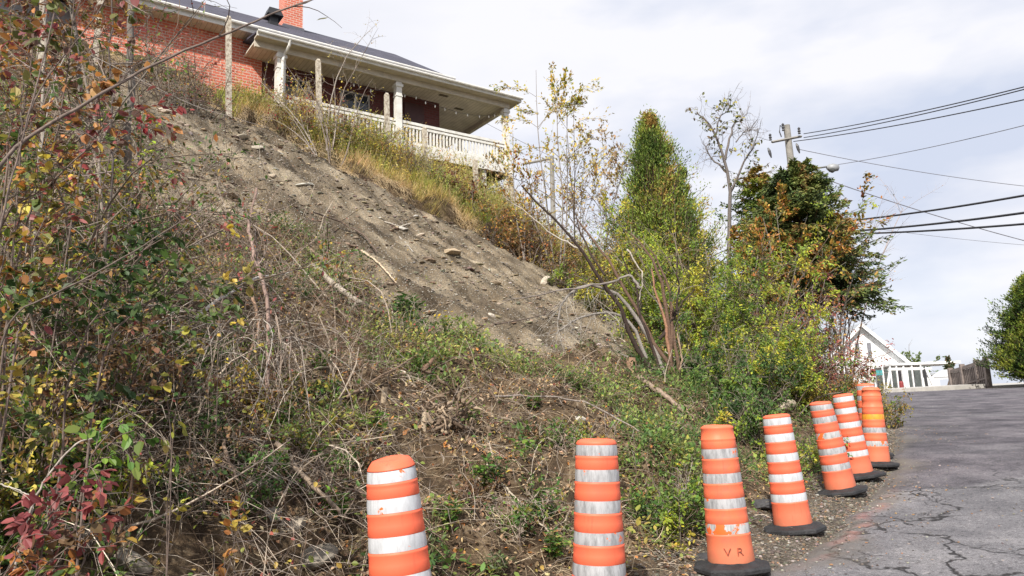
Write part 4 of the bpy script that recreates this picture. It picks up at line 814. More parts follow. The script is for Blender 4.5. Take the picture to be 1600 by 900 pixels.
# ================================================================== TREES AND TALL SHRUBS ON THE BANK
def conifer(name, label, base, H, R, nbr, nspray, size, pal, shape='spruce', group=None, lean=(0, 0), npal=1.2, seed=1, asp=.35, low=.06, clump=.0):
    root = empty(name, base, label, 'tree', group); t_ = np.linspace(0, 1, 10)
    tr = np.stack([lean[0]*t_, lean[1]*t_, H*t_-.2], -1); Geo().tubes(tr[None], np.linspace(H*.016, .01, 10)[None], 8, BROWN_T).build('trunk', BARK, root, smooth=True)
    h = low+(1-low)*rs.rand(nbr)**1.15; an = rs.rand(nbr)*6.283
    prof = ((1-h)/(1-low))**.6 if shape == 'spruce' else np.minimum(1, (1-h)**.62*1.12)*np.minimum(1, .55+h*2.2)
    if shape == 'cedar': prof = (1-h)**.85*np.minimum(1, .55+h*2.2)
    if shape == 'hedge': prof = np.minimum(1, (1-h)**.45*1.15)
    Rr_ = R*prof*(1+(.45 if shape == 'hedge' else .55)*fbm(an*1.6+seed, h*7, seed, 3))*rs.uniform(.62, 1.12, nbr)+.05
    P0 = np.stack([lean[0]*h, lean[1]*h, H*h], -1)
    if shape == 'spruce': D = np.stack([np.cos(an), np.sin(an), np.full(nbr, .12)-.25*(1-h)], -1); sag = -.0; pl = twigs(P0, D, Rr_*1.05, 6, .25, .06); pl[:, :, 2] += (np.linspace(0, 1, 6)**2*.12)[None]*Rr_[:, None]
    else: D = np.stack([np.cos(an), np.sin(an), np.full(nbr, .9 if shape == 'cedar' else .45)], -1); P0[:, 2] -= Rr_*.55; P0[:, 2] = np.maximum(P0[:, 2], .1); pl = twigs(P0, D, Rr_*1.3, 6, -.5, .07)
    Geo().tubes(pl, taper(nbr, 6, .012+.008*Rr_, .004), 3, BROWN_T).build('branches', BARK, root)
    m = nspray//nbr; q, d, tt_ = sample_along(pl, m, .15 if shape == 'spruce' else .35); n = len(q)
    if shape == 'spruce':
        sd_ = norm(np.cross(d, np.array([0, 0, 1.]))); s_ = rs.uniform(-1, 1, n); wdt = np.repeat(Rr_, m)*.30*(1-tt_*.75); q = q+sd_*(s_*wdt)[:, None]; q[:, 2] -= np.abs(rs.normal(size=n))*.05+np.abs(s_)*wdt*.15
        dd = norm(d*.8+sd_*np.sign(s_)[:, None]*.8+np.array([0, 0, -.12]))
    else:
        gapm = fbm(an.repeat(m)*2.2*(1+tt_*0)+seed, h.repeat(m)*13, seed+1, 3)+.25*fbm(q[:, 0]*5, q[:, 2]*5, 6, 2) < (.17 if shape == 'cedar' else .40); q = q+rs.normal(size=(n, 3))*.045*min(R, 2.0); dd = norm(d*.5+np.stack([np.cos(an), np.sin(an), np.zeros(nbr)], -1).repeat(m, 0)*.4+np.array([0, 0, .7]))
    if shape != 'spruce': q = q[gapm]; dd = dd[gapm]; n = len(q)
    nz = .5+1.1*fbm(q[:, 0]*npal+seed*3, q[:, 2]*npal+q[:, 1]*npal*.8, seed, 4); g = Geo(); g.leaves(q, size*rs.uniform(.6, 1.3, n), mixcol(pal, n, nz), up=.25, asp=asp, dirs=dd); g.build('crown', NEEDLE, root)
    return root
CEDAR = [(1.5, (.06, .10, .02)), (3, (.13, .19, .035)), (3, (.24, .29, .05)), (1.4, (.36, .24, .07))]
SPRUCE = [(1.5, (.05, .075, .03)), (3, (.11, .15, .045)), (3, (.19, .22, .06)), (1.2, (.30, .19, .07))]
HEDGE = [(2.5, (.018, .038, .010)), (3, (.06, .10, .016)), (2.5, (.14, .19, .025)), (1.2, (.24, .27, .04))]
Y_ = 19.5; conifer('cedar_tree', 'pointed green cedar tree standing right of the yellow leaved saplings', gp(1036, Y_), topH(1036, 184, Y_), 2.35, 900, 100000, .070, CEDAR, 'cedar', seed=2, npal=2.4)
Y_ = 20.5; conifer('cedar_tree', 'smaller cedar tucked behind the right flank of the pointed cedar', gp(1082, Y_), topH(1080, 262, Y_), .95, 260, 22000, .075, CEDAR, 'cedar', seed=5, npal=2.2)
Y_ = 19; conifer('spruce_tree', 'big dark spruce in front of the utility pole, its boughs reaching out right', gp(1268, Y_), topH(1262, 255, Y_), 2.0, 460, 95000, .10, SPRUCE, 'spruce', seed=3, npal=1.8, low=.40)
Y_ = 21; conifer('spruce_tree', 'pale green spruce top left of the pole behind the orange leaves', gp(1205, Y_), topH(1212, 270, Y_), 1.6, 260, 30000, .10, CEDAR, 'spruce', seed=7)
hx = P(1630, 500, 36)[0]
conifer('hedge_tree', 'tall dense rounded evergreen hedge tree at the right edge of the road', (hx, 36, GZ(hx, 36)-.1), P(1610, 428, 36)[2]-GZ(hx, 36), 2.15, 1200, 140000, .12, HEDGE, 'hedge', seed=9, npal=1.6, low=.0)
hx = P(1700, 500, 38)[0]
conifer('hedge_tree', 'second evergreen hedge tree, mostly beyond the right edge of the picture', (hx, 38, GZ(hx, 38)-.1), P(1690, 430, 38)[2]-GZ(hx, 38), 2.9, 600, 50000, .16, HEDGE, 'hedge', seed=11, npal=1.4, low=.0)
# small tree and bare bush beside the white house
x = P(1476, 590, 52)[0]; plant('young_tree', 'small dark leafy tree standing before the low white wing', 'tree', (x, 52, GZ(x, 52)), P(1476, 562, 52)[2]-GZ(x, 52), 1500, .18, [(2, (.05, .08, .03)), (1, (.14, .10, .05))], nst=1, r=.05, sub=(9, 6), sublen=(.4, .4), lo=.35)
x = P(1425, 590, 66)[0]; plant('bare_bush', 'bare twiggy bush with green foot rising behind the white house roof', 'bush', (x, 66, GZ(x, 66)), P(1420, 535, 66)[2]-GZ(x, 66), 1600, .25, [(2, (.12, .17, .04))], nst=14, r=.05, spread=.7, sub=(6,), sublen=(.4,), lv=2, keep=lambda q: q[:, 2] < 2.6+rs.rand(len(q))*.8)
# yellow-leaved saplings right of the porch
def topk(h0, w_=.6, base=.0): return lambda q: rs.rand(len(q)) < np.clip((q[:, 2]-h0)/w_, base, 1)
for px, py, Yp, nl, sp_, lab, pal, kk in (
    (878, 112, 20.5, 5200, .5, 'tall sapling with the thickest yellow leaves at its top, right of the porch', YEL+[(2, (.24, .28, .04))], .50),
    (912, 140, 21.5, 2200, .5, 'mostly bare slender sapling right of the tall yellow topped one', YEL+[(2, (.30, .20, .12))], .35),
    (945, 185, 20, 1600, .4, 'thin sapling with sparse tan leaves left of the pointed cedar', [(2, (.42, .30, .17)), (1, (.5, .38, .12))], .3),
    (832, 215, 21, 1700, .4, 'low sapling with scattered orange and yellow leaves beside the porch corner', YEL+ORG, .2),
    (985, 230, 21.5, 260, .3, 'bare thin sapling touching the left side of the pointed cedar', [(2, (.36, .26, .16))], .3)):
    Hh = topH(px, py, Yp); plant('sapling', lab, 'tree', gp(px-4, Yp), Hh*1.04, nl, .10, pal, 'slender saplings right of the porch', nst=4, r=.026, spread=sp_*.45, sub=(9, 7), sublen=(.36, .42), sag=(0, .05), up=.7, lo=.25, wig=.06, keep=topk(Hh*kk, Hh*.35, .10), bark=((.30, .27, .24), (.16, .13, .11)), asp=.5)
# crooked bare tree
Yp = 21; bx_, by_, bz_ = gxy(1138, Yp); ct = empty('crooked_tree', (bx_, by_, bz_), 'crooked nearly bare grey tree leaning up between the cedar and the spruce', 'tree')
def PP(px, py, Y=Yp): return P(px, py, Y)-np.array([bx_, by_, bz_])
def limb(pts, r0, r1, n=10):
    A = np.array([PP(*a) for a in pts]); t0 = np.linspace(0, len(A)-1, n); L_ = np.stack([np.interp(t0, range(len(A)), A[:, k]) for k in range(3)], -1); L_[1:-1] += rs.normal(size=(n-2, 3))*.02; L_[:, 1] += np.linspace(0, rs.uniform(-.5, .5), n); return L_, np.linspace(r0, r1, n)
lim = [limb([(1140, 480), (1141, 350), (1140, 300), (1132, 255), (1118, 215), (1103, 190), (1087, 180)], .065, .016), limb([(1140, 310), (1150, 280), (1175, 275), (1205, 262)], .04, .01), limb([(1133, 250), (1140, 215), (1152, 190), (1172, 172)], .04, .008), limb([(1118, 215), (1122, 190), (1140, 165)], .03, .008), limb([(1136, 270), (1115, 250), (1100, 225)], .035, .008), limb([(1141, 300), (1160, 255), (1172, 235), (1178, 210)], .035, .008), limb([(1150, 222), (1165, 205), (1180, 200)], .02, .006)]
g = Geo()
for L_, r_ in lim: g.tubes(L_[None], r_[None], 7, (.15, .13, .12))
g.build('trunk', BARK, ct, smooth=True)
al = np.stack([l for l, _ in lim]); al[0, :4] = al[0, 5]
q, d, _ = sample_along(al, 22, .35); tw = twigs(q, d*.5+rs.normal(size=d.shape)*.7+np.array([0, 0, .3]), rs.uniform(.2, .75, len(q)), 5, .1, .25); g = Geo(); g.tubes(tw, taper(len(q), 5, .007, .003), 3, (.20, .17, .15))
q2, d2, _ = sample_along(tw, 3, .3); tw2 = twigs(q2, d2+rs.normal(size=d2.shape)*.8, rs.uniform(.1, .3, len(q2)), 4, .1, .2); g.tubes(tw2, taper(len(q2), 4, .004, .002), 3, (.20, .17, .15)); g.build('twigs', BARK, ct)
q, d, _ = sample_along(tw2, 2, .3); i = rs.permutation(len(q)); q = q[i]; g = Geo(); lowm = fbm(q[:, 0]*1.5, q[:, 2]*1.5, 5, 2) > .0; q = q[lowm][:700]; g.leaves(q, .11*rs.uniform(.6, 1.2, len(q)), mixcol([(2, (.10, .12, .03)), (1, (.36, .33, .06)), (1, (.14, .10, .05))], len(q)), droop=.8); g.build('crown', LEAF, ct)
# orange topped maple and the stand of thin stems before the spruce
for px, py, Yp, nl, pal, lab, w_ in (
    (1226, 285, 17.8, 4200, ORG+OLIVE, 'orange leaved maple sapling in front of the spruce top', .20),
    (1180, 330, 17.5, 1700, ORG+OLIVE, 'rusty leaved sapling left of the orange maple', .35),
    (1285, 385, 17.2, 900, ORG+[(3, (.2, .12, .07))], 'thin sapling with scattered brown leaves over the spruce boughs', .3)):
    plant('maple_sapling', lab, 'tree', gp(px, Yp), topH(px, py, Yp)*1.0, nl, .10, pal, 'autumn saplings before the spruce', nst=6, r=.022, spread=w_*.6, sub=(8, 6), sublen=(.3, .4), up=.7, lo=.3, wig=.05, keep=topk(.8, 2.2, .1), bark=((.26, .23, .20), (.14, .12, .10)))
Yp = 20; plant('bare_birch', 'bare pale twigged birch rising right of the spruce under the street lamp', 'tree', gp(1310, Yp), topH(1325, 275, Yp)*1.02, 60, .08, ORG, nst=6, r=.03, spread=.42, sub=(9, 7), sublen=(.38, .4), up=.8, lo=.4, bark=((.42, .35, .31), (.28, .22, .2)), stemdir=(.12, 0, 0), wig=.05)
Yp = 19; plant('bare_branch_tree', 'bare reddish twigged shrub reaching past the lower right of the spruce', 'tree', gp(1300, Yp), topH(1350, 420, Yp)*.95, 30, .06, ORG, nst=2, r=.02, spread=.3, sub=(8, 7), sublen=(.45, .45), up=.3, lo=.4, bark=((.3, .22, .2), (.2, .14, .13)), stemdir=(.22, 0, 0), wig=.06)

def bushmass(name, label, cat, px, pyt, Yp, width, nleaf, size, pal, depth=None, group=None, npal=2.0, seed=1, nst=24, asp=.5, twc=None, dens=.28, hlow=.05, tiltx=0, ztop=None, mat=None, flow=0.):
    """a leafy shrub: many stems filling an uneven volume, leaves clumped round short twigs"""
    b = gp(px, Yp); Hh = topH(px, pyt, Yp) if ztop is None else ztop; root = empty(name, b, label, cat, group); depth = depth or width
    an = rs.rand(nst)*6.283; rr_ = np.sqrt(rs.rand(nst)); bx = np.cos(an)*rr_*width*.33; by = np.sin(an)*rr_*depth*.33
    P0 = np.stack([bx, by, np.array([G(b[0]+a_, b[1]+c_) for a_, c_ in zip(bx, by)])-b[2]-.05], -1)
    D = np.stack([np.cos(an)*rr_*.55+tiltx, np.sin(an)*rr_*.5, np.ones(nst)], -1); L_ = Hh*(1-.35*rr_**2)*rs.uniform(.55, 1.0, nst)-P0[:, 2]*.4; L_ = np.clip(L_, .3, None); L_[0] = Hh
    pl = twigs(P0, D, L_, 7, .15+flow, .10); bc = barkcol(nst) if twc is None else barkcol(nst, *twc)
    Geo().tubes(pl, taper(nst, 7, .006+.005*L_, .003), 5, bc).build('stems', BARK, root, smooth=True)
    q, d, t_ = sample_along(pl, 14, .12); n = len(q); tl = np.repeat(L_, 14)*dens*rs.uniform(.5, 1.2, n)*(1.2-.5*t_)
    tw = twigs(q, d*.4+norm(rs.normal(size=(n, 3)))*.9+np.array([0, 0, .3]), tl, 5, .2+flow, .15); g = Geo(); g.tubes(tw, taper(n, 5, .004, .002), 3, barkcol(n) if twc is None else barkcol(n, *twc)); 
    q2, d2, _ = sample_along(tw, 3, .3); tw2 = twigs(q2, d2*.5+norm(rs.normal(size=d2.shape))*.8, np.repeat(tl, 3)*.5*rs.uniform(.5, 1.1, len(q2)), 4, .2, .15); g.tubes(tw2, taper(len(q2), 4, .003, .0015), 3, barkcol(len(q2)) if twc is None else barkcol(len(q2), *twc)); g.build('twigs', BARK, root)
    if nleaf:
        m = max(1, nleaf//len(tw2)+1); q, d, _ = sample_along(tw2, m, .1); i = rs.permutation(len(q))[:nleaf]; q = q[i]+rs.normal(size=(len(i), 3))*size*.6; d = d[i]
        gap = fbm(q[:, 0]*3.1+seed, q[:, 2]*3.1+q[:, 1]*2, seed+4, 3) > -.22; q = q[gap]; d = d[gap]
        nz = .5+1.0*fbm(q[:, 0]*npal+seed*3, q[:, 2]*npal+q[:, 1]*npal, seed, 3)
        g = Geo(); g.leaves(q, size*rs.uniform(.5, 1.2, len(q)), mixcol(pal, len(q), nz), up=.35, asp=asp, dirs=d, droop=.25); g.build('leaves', mat or LEAF, root)
    return root
SB = 'shrubs covering the right end of the bank'
bushmass('leafy_shrub', 'tall bright green and yellow leaved shrub below the pointed cedar', 'shrub', 1068, 285, 16.5, 3.6, 42000, .062, GYEL, group=SB, seed=2, nst=40)
bushmass('leafy_shrub', 'yellow green shrub right of the tall bright one, before the crooked tree', 'shrub', 1145, 370, 15, 2.7, 28000, .058, GYEL, group=SB, seed=3, nst=30)
bushmass('leafy_shrub', 'olive green shrub left of the pointed cedar, behind the dead stems', 'shrub', 985, 335, 18, 2.8, 18000, .06, OLIVE+GRN, group=SB, seed=4, nst=30)
bushmass('leafy_shrub', 'dark green bushy shrub above the third drum', 'shrub', 1130, 495, 12.5, 1.8, 18000, .048, GRN, group=SB, seed=5, nst=30)
bushmass('leafy_shrub', 'green shrub with yellow tips between dark green bush and red shrub', 'shrub', 1180, 450, 13.5, 1.7, 14000, .05, GYEL+GRN, group=SB, seed=6, nst=26)
bushmass('red_shrub', 'dusky red and pink leaved shrub in front of the spruce', 'shrub', 1246, 430, 15.5, 1.5, 15000, .055, REDP, group=SB, seed=7, nst=34, twc=((.34, .27, .25), (.2, .14, .13)))
bushmass('red_shrub', 'brown red twiggy shrub left of the dusky red one', 'shrub', 1222, 430, 15.8, 1.5, 2200, .07, BRN+REDP, group=SB, seed=8, nst=34, twc=((.34, .27, .25), (.2, .14, .13)))
bushmass('golden_shrub', 'golden olive shrub spreading just behind the leaning drums', 'shrub', 1262, 540, 14, 1.8, 14000, .045, OLIVE, group=SB, seed=9, nst=30)
bushmass('golden_shrub', 'low golden brown shrub beside the farthest drums and the road', 'shrub', 1300, 562, 15.2, 1.4, 12000, .045, OLIVE+BRN, group=SB, seed=10, nst=30)
bushmass('golden_shrub', 'small yellow tinged shrub hanging over the road before the white house', 'shrub', 1350, 585, 17, 1.1, 4000, .055, OLIVE+GYEL, group=SB, seed=12, nst=22)
bushmass('brown_shrub', 'brown leaved shrub filling the gap below the crooked tree', 'shrub', 1160, 345, 19, 2.2, 6000, .08, BRN+OLIVE, group=SB, seed=13, nst=26)
bushmass('leafy_shrub', 'glossy green bush between the clean drum and the leaning drums', 'shrub', 1250, 650, 10.9, .6, 2600, .05, GRN, group=SB, seed=14, nst=18)
bushmass('leafy_shrub', 'low green bush behind the gap between the lettered and clean drums', 'shrub', 1165, 590, 10.5, 1.2, 6000, .05, GRN+GYEL, group=SB, seed=15, nst=22)
bushmass('leafy_shrub', 'green weedy bush between the second drum and the drum with letters', 'shrub', 1040, 690, 7.2, .9, 3600, .045, GRN+GYEL, group=SB, seed=16, nst=18)
bushmass('golden_shrub', 'rust orange shrub below the porch corner, at the top of the bank', 'shrub', 845, 322, 21.5, 2.4, 5000, .08, BRN+ORG+OLIVE, group=SB, seed=17, nst=30)
bushmass('golden_shrub', 'russet weedy shrub left of the olive shrub on the crest', 'shrub', 925, 350, 19.5, 2.4, 4500, .07, OLIVE+BRN, group=SB, seed=18, nst=30)
# along the crest before the house
CB = 'shrubs along the top of the slide before the house'
bushmass('crest_shrub', 'bare sapling bush with a few yellow leaves in front of the porch', 'shrub', 512, 12, 20, 1.3, 650, .065, YEL, group=CB, seed=20, nst=12, twc=((.4, .35, .3), (.25, .2, .17)), dens=.22)
bushmass('crest_shrub', 'red leaved bush beneath the porch, left of the peeling tan post', 'shrub', 468, 112, 20.3, .9, 900, .07, [(2, (.30, .03, .03)), (1, (.2, .05, .04))], group=CB, seed=21, nst=14)
bushmass('crest_shrub', 'yellow leaved bush left of the middle porch column', 'shrub', 592, 160, 21.3, 1.3, 1800, .07, YEL+GYEL, group=CB, seed=22, nst=18)
bushmass('crest_shrub', 'red berried bush against the sunlit brick wall', 'shrub', 285, 42, 18, 1.5, 1100, .06, REDP+[(3, (.42, .05, .04))], group=CB, seed=23, nst=20)
bushmass('crest_shrub', 'tangled brown bush at the foot of the brick wall', 'shrub', 245, 35, 17, 1.5, 900, .06, BRN+OLIVE, group=CB, seed=24, nst=26)
bushmass('crest_shrub', 'golden weed clump before the left end of the porch railing', 'shrub', 655, 222, 21.5, 1.3, 1900, .05, OLIVE+YEL, group=CB, seed=25, nst=26)
bushmass('crest_shrub', 'rusty brown bush with drooping leaves under the right end of the deck', 'shrub', 720, 246, 22, 1.3, 2200, .08, [(2, (.16, .05, .03)), (1, (.09, .035, .02)), (1, (.24, .11, .05))], group=CB, seed=26, nst=20)
bushmass('crest_shrub', 'olive and orange weedy bush below the deck fascia', 'shrub', 770, 292, 21.5, 1.5, 2600, .06, OLIVE+ORG, group=CB, seed=27, nst=26)
bushmass('crest_shrub', 'golden green weedy bush hiding the middle of the deck fascia', 'shrub', 690, 248, 21.8, 1.6, 4200, .055, OLIVE+YEL+GYEL, group=CB, seed=51, nst=34, twc=((.36, .30, .16), (.2, .16, .08)))
bushmass('crest_shrub', 'tawny grassy bush under the deck, left of the porch corner post', 'shrub', 735, 300, 22.0, 1.5, 3000, .06, OLIVE+YEL+BRN[:1], group=CB, seed=52, nst=34, twc=((.36, .30, .16), (.2, .16, .08)))
bushmass('crest_shrub', 'yellow green bush in the grass left of the middle column', 'shrub', 560, 172, 21.2, 1.6, 4000, .055, GYEL+YEL+OLIVE, group=CB, seed=53, nst=34, twc=((.36, .30, .16), (.2, .16, .08)))
bushmass('crest_shrub', 'straw coloured weed clump between the downspout column and the tan post', 'shrub', 455, 128, 20.2, 1.2, 2200, .05, YEL+OLIVE, group=CB, seed=54, nst=30, twc=((.46, .38, .2), (.26, .2, .1)))
bushmass('crest_shrub', 'rust and olive bush at the crest right of the last fence post', 'shrub', 815, 312, 21.8, 1.8, 4800, .06, OLIVE+ORG+BRN, group=CB, seed=55, nst=34, twc=((.36, .26, .16), (.2, .14, .08)))
bushmass('crest_shrub', 'small red leaved bush beside the dark porch window', 'shrub', 535, 150, 21.3, .8, 600, .06, REDP, group=CB, seed=28, nst=12)

# ================================================================== GROUND COVER ON THE BANK
def scatter(n, u0=-9, u1=24, v0_=-.3, v1=16.5, seed=0, near=0.):
    """random ground points inside the view; returns pts, px, py, scar distance, vp"""
    r = np.random.RandomState(100+seed); u = r.uniform(u0, u1, n); v = r.uniform(v0_, v1, n); x, y = xy(u, v); vp = v-v0(u)
    z = height(x, y); q = np.stack([x, y, z], -1); ok = (y > 1.6); q = q[ok]; u = u[ok]; v = v[ok]; vp = vp[ok]
    px, py = proj(q); ok = (px > -160) & (px < 1700) & (py > -120) & (py < 1010) & (vp > v0_); q = q[ok]; u = u[ok]; v = v[ok]
    return q, px[ok], py[ok], scar(u, v), vp[ok], u, v
def near_bias(q, k=9.): return rs.rand(len(q)) < np.clip(k/np.hypot(q[:, 0], q[:, 1]), 0, 1)**1.3
upb = np.array([-DV[0], -DV[1], 1.3])/1.8                       # away from the bank, outward and up
def lip_v(u): return np.interp(u, LU, LV)
# ---- bramble tangle: thin arching dead stems
q, px, py, s, vp, u, v = scatter(150000, seed=1)
left = sstep(900, 250, px); den = .19+.38*left; den *= np.where(s > 0, np.clip(1-s/.9, 0, 1)*.5*left+.004, 1); den *= np.where((v > lip_v(u)) & (s < .1), .25, 1)*np.clip(vp/.5, 0, 1)
den *= np.clip(1+1.3*fbm(u*.8, v*.8, 11, 3), .15, 2); den *= sstep(1330, 1000, px)
# thicket climbing over the left of the slide
den += .16*sstep(500, 380, px)*sstep(250, 330, py)*np.where(s > 0, 1, 0)
ok = (rs.rand(len(q)) < den) & near_bias(q, 7); q = q[ok]; px = px[ok]; py = py[ok]; u = u[ok]; v = v[ok]; n = len(q); print('bramble', n)
D = norm(rs.normal(size=(n, 3))*np.array([1, 1, .7])+np.array([0, 0, .75])+upb*.3); L_ = rs.gamma(3., .16, n)+.15; L_ = np.minimum(L_, 1.5)*np.clip(.55+.9*sstep(900, 300, px), .5, 1.3)
tg = Geo(); pl = twigs(q-(0, 0, .03), D, L_, 7, 1.2, .16); rad_ = rs.uniform(.0012, .0038, n)*(1+(rs.rand(n) < .10)*2.2)
tg.tubes(pl, taper(n, 7, rad_, rad_*.4), 3, barkcol(n, (.52, .44, .35), (.10, .06, .04)))
qq, dd, _ = sample_along(pl, 2, .3); n2 = len(qq); pl2 = twigs(qq, dd*.5+norm(rs.normal(size=(n2, 3)))*.9, rs.uniform(.08, .4, n2), 4, .6, .2); tg.tubes(pl2, taper(n2, 4, .0022, .0010), 3, barkcol(n2, (.38, .33, .28), (.12, .075, .05)))
tag(tg.build('bramble_tangle', BARK), 'tangle of dead grey and brown stems over the lower bank', 'brambles', kind='stuff')
# leaves caught on the tangle, mixed autumn colours; greener and larger towards the left
lq, ld, _ = sample_along(pl, 6, .1); lpx = np.repeat(px, 6); lu = np.repeat(u, 6); lv_ = np.repeat(v, 6)
keep = rs.rand(len(lq)) < (.5+.45*sstep(420, 60, lpx))*np.clip(1+1.6*fbm(lu*1.1, lv_*1.1, 3, 3), 0.1, 2); lq = lq[keep]; ld = ld[keep]; lu = lu[keep]; lv_ = lv_[keep]; lpx = lpx[keep]
nz = np.clip(.5+.95*fbm(lu*1.4, lv_*1.4+lq[:, 2], 7, 3), 0, .999); g = Geo()
palL = [(3.2, (.17, .10, .055)), (2.4, (.30, .17, .085)), (1.0, (.34, .09, .07)), (1.6, (.46, .32, .08)), (2.4, (.22, .26, .05)), (3.4, (.075, .14, .03))]
g.leaves(lq, rs.uniform(.018, .046, len(lq))*(1+.25*sstep(400, 0, lpx)), mixcol(palL, len(lq), nz), up=.25, asp=.6, dirs=ld, droop=.5); print('tangle leaves', len(lq))
tag(g.build('bramble_leaves', LEAF), 'scattered red, brown and green leaves clinging to the dead stems', 'leaves', kind='stuff')
# ---- dry leaf litter
q, px, py, s, vp, u, v = scatter(520000, seed=2)
den = np.where(s > 0, .03*np.clip(1-s, 0.1, 1), .95)*np.clip(.8+1.3*fbm(u*1.3, v*1.3, 2, 3), .05, 1.6)*np.where((v > lip_v(u)) & (s < 0), .3, 1); den *= np.where(vp < .3, .22, 1)
ok = (rs.rand(len(q)) < den) & near_bias(q, 7.5); q = q[ok]; n = len(q); print('litter', n)
g = Geo(); g.leaves(q+np.array([0, 0, .012]), rs.uniform(.02, .05, n), mixcol([(3.0, (.19, .12, .07)), (3, (.34, .22, .13)), (2.6, (.52, .37, .22)), (.9, (.46, .20, .06)), (.6, (.50, .38, .08)), (1.5, (.07, .045, .03))], n), up=1.2, asp=.62); tag(g.build('leaf_litter', DRY), 'fallen brown leaves lying over the bank', 'leaf litter', kind='stuff')
# short dead straw, roots and sticks lying flat
q, px, py, s, vp, u, v = scatter(170000, seed=3)
den = np.where(s > 0, .035, .95)*np.clip(.8+1.2*fbm(u*1.2, v*1.2, 12, 3), .1, 1.6)*np.where(vp < .25, .12, 1); ok = (rs.rand(len(q)) < den) & near_bias(q, 7); q = q[ok]; n = len(q)
D = norm(rs.normal(size=(n, 3))*np.array([1, 1, .25])+np.array([-DV[0]*.5, -DV[1]*.5, -.1])); pl = twigs(q+(0, 0, .035), D, rs.uniform(.06, .36, n), 5, .1, .16); g = Geo(); rr = rs.uniform(.0010, .0028, n)
g.tubes(pl, taper(n, 5, rr, rr*.6), 3, barkcol(n, (.56, .46, .31), (.17, .11, .07))); tag(g.build('dead_straw', BARK), 'pale dead straw and sticks strewn on the bank', 'dead straw', kind='stuff')
# ---- green ground cover in clusters
q, px, py, s, vp, u, v = scatter(90000, seed=4)
den = np.where(s > -.05, .003, .85)*np.clip(2.0*fbm(u*.75, v*.75, 13, 3)+.50+.10*sstep(760, 1050, px), 0, 1.8)*np.where((v > lip_v(u)) & (s < 0), .6, 1)*np.clip((vp-.1)/.4, 0, 1)
ok = (rs.rand(len(q)) < den) & near_bias(q, 8); q = q[ok]; n = len(q); print('cover', n)
m = 15; c_ = np.repeat(q, m, 0); hh = rs.rand(n*m)*np.repeat(rs.uniform(.06, .32, n), m); off = rs.normal(size=(n*m, 3))*.07; off[:, 2] = hh; Pn = c_+off; dr = norm(off*np.array([1, 1, .3])+rs.normal(size=off.shape)*.03)
nz = np.clip(np.repeat(.5+.9*fbm(q[:, 0]*1.6, q[:, 1]*1.6, 4, 3), m), 0, .999); g = Geo(); g.leaves(Pn, np.repeat(rs.uniform(.028, .070, n), m)*rs.uniform(.6, 1.2, n*m), mixcol([(2.4, (.06, .12, .03)), (2.6, (.12, .20, .045)), (2.6, (.24, .30, .07)), (2.2, (.42, .38, .09)), (1.2, (.44, .22, .08))], n*m, nz), up=.9, asp=.5, dirs=dr)
pl = twigs(q-(0, 0, .02), norm(rs.normal(size=(n, 3))*.35+np.array([0, 0, 1])), rs.uniform(.15, .4, n), 4, .3, .1); g2 = Geo(); g2.tubes(pl, taper(n, 4, .003, .0015), 3, (.12, .13, .05))
gc = g.build('ground_cover', LEAF); tag(gc, 'low green weeds and seedlings growing in patches on the bank', 'ground cover', kind='stuff'); g2.build('weed_stems', BARK, gc)
# ---- grass: green gold strip above the slide, tufts elsewhere
q, px, py, s, vp, u, v = scatter(800000, seed=5, u0=-2, u1=20, v0_=4)
lv0 = lip_v(u); d = v-lv0; strip_ = (d > -.08+.25*fbm(u*2.5, v*0, 3, 3)) & (d < 3.4+1.2*fbm(u, v, 3)) & ((s < .12) | (d > -.5))
den = np.where(strip_, .55, 0)*sstep(250, 360, px)*sstep(1000, 930, px)*np.clip(1+1.2*fbm(u*2, v*2, 6, 3), .1, 1.6); ok = rs.rand(len(q)) < den; q = q[ok]; d = d[ok]; u = u[ok]; v = v[ok]; n = len(q); print('grass', n)
nz = np.clip(.5+.8*fbm(u*.9, v*.9, 5, 3)-.25*sstep(.9, 0, d), 0, .999); hang = sstep(.35, -.3, d)
dirs = np.stack([-DV[0]*hang*1.5, -DV[1]*hang*1.5, hang*0], -1)
g = Geo(); g.blades(q, rs.uniform(.18, .62, n)*(1-.35*hang), rs.uniform(.006, .014, n), mixcol([(2.6, (.66, .50, .26)), (2.2, (.58, .48, .17)), (2.4, (.42, .46, .10)), (2.4, (.24, .34, .06)), (.8, (.46, .24, .09))], n, nz), lean=.38, dirs=dirs); gr = g.build('crest_grass', GRASSM); tag(gr, 'long green and straw coloured grass along the top of the slide', 'grass', kind='stuff')
# straw curtain hanging over the torn lip
nn = 9000; uu = rs.uniform(LU.min()+.3, LU.max()-.2, nn); vv = np.interp(uu, LU, LV)+rs.normal(size=nn)*.13-.12; x, y = xy(uu, vv); z = height(x, y); q = np.stack([x, y, z+.05], -1)
D = np.stack([-DV[0]+rs.normal(size=nn)*.25, -DV[1]+rs.normal(size=nn)*.25, -.2+rs.normal(size=nn)*.3], -1); pl = twigs(q, D, rs.uniform(.10, .38, nn), 5, 1.4, .12); g = Geo(); cl = np.where((fbm(uu*1.2, uu*0, 5, 2) > -.1)[:, None], np.array([[.55, .42, .25]]), np.array([[.13, .09, .06]]))*rs.uniform(.7, 1.2, (nn, 1)); g.tubes(pl, taper(nn, 5, .0035, .0015), 3, cl); tag(g.build('hanging_roots', BARK), 'straw and roots hanging over the torn upper edge of the slide', 'roots', kind='stuff')
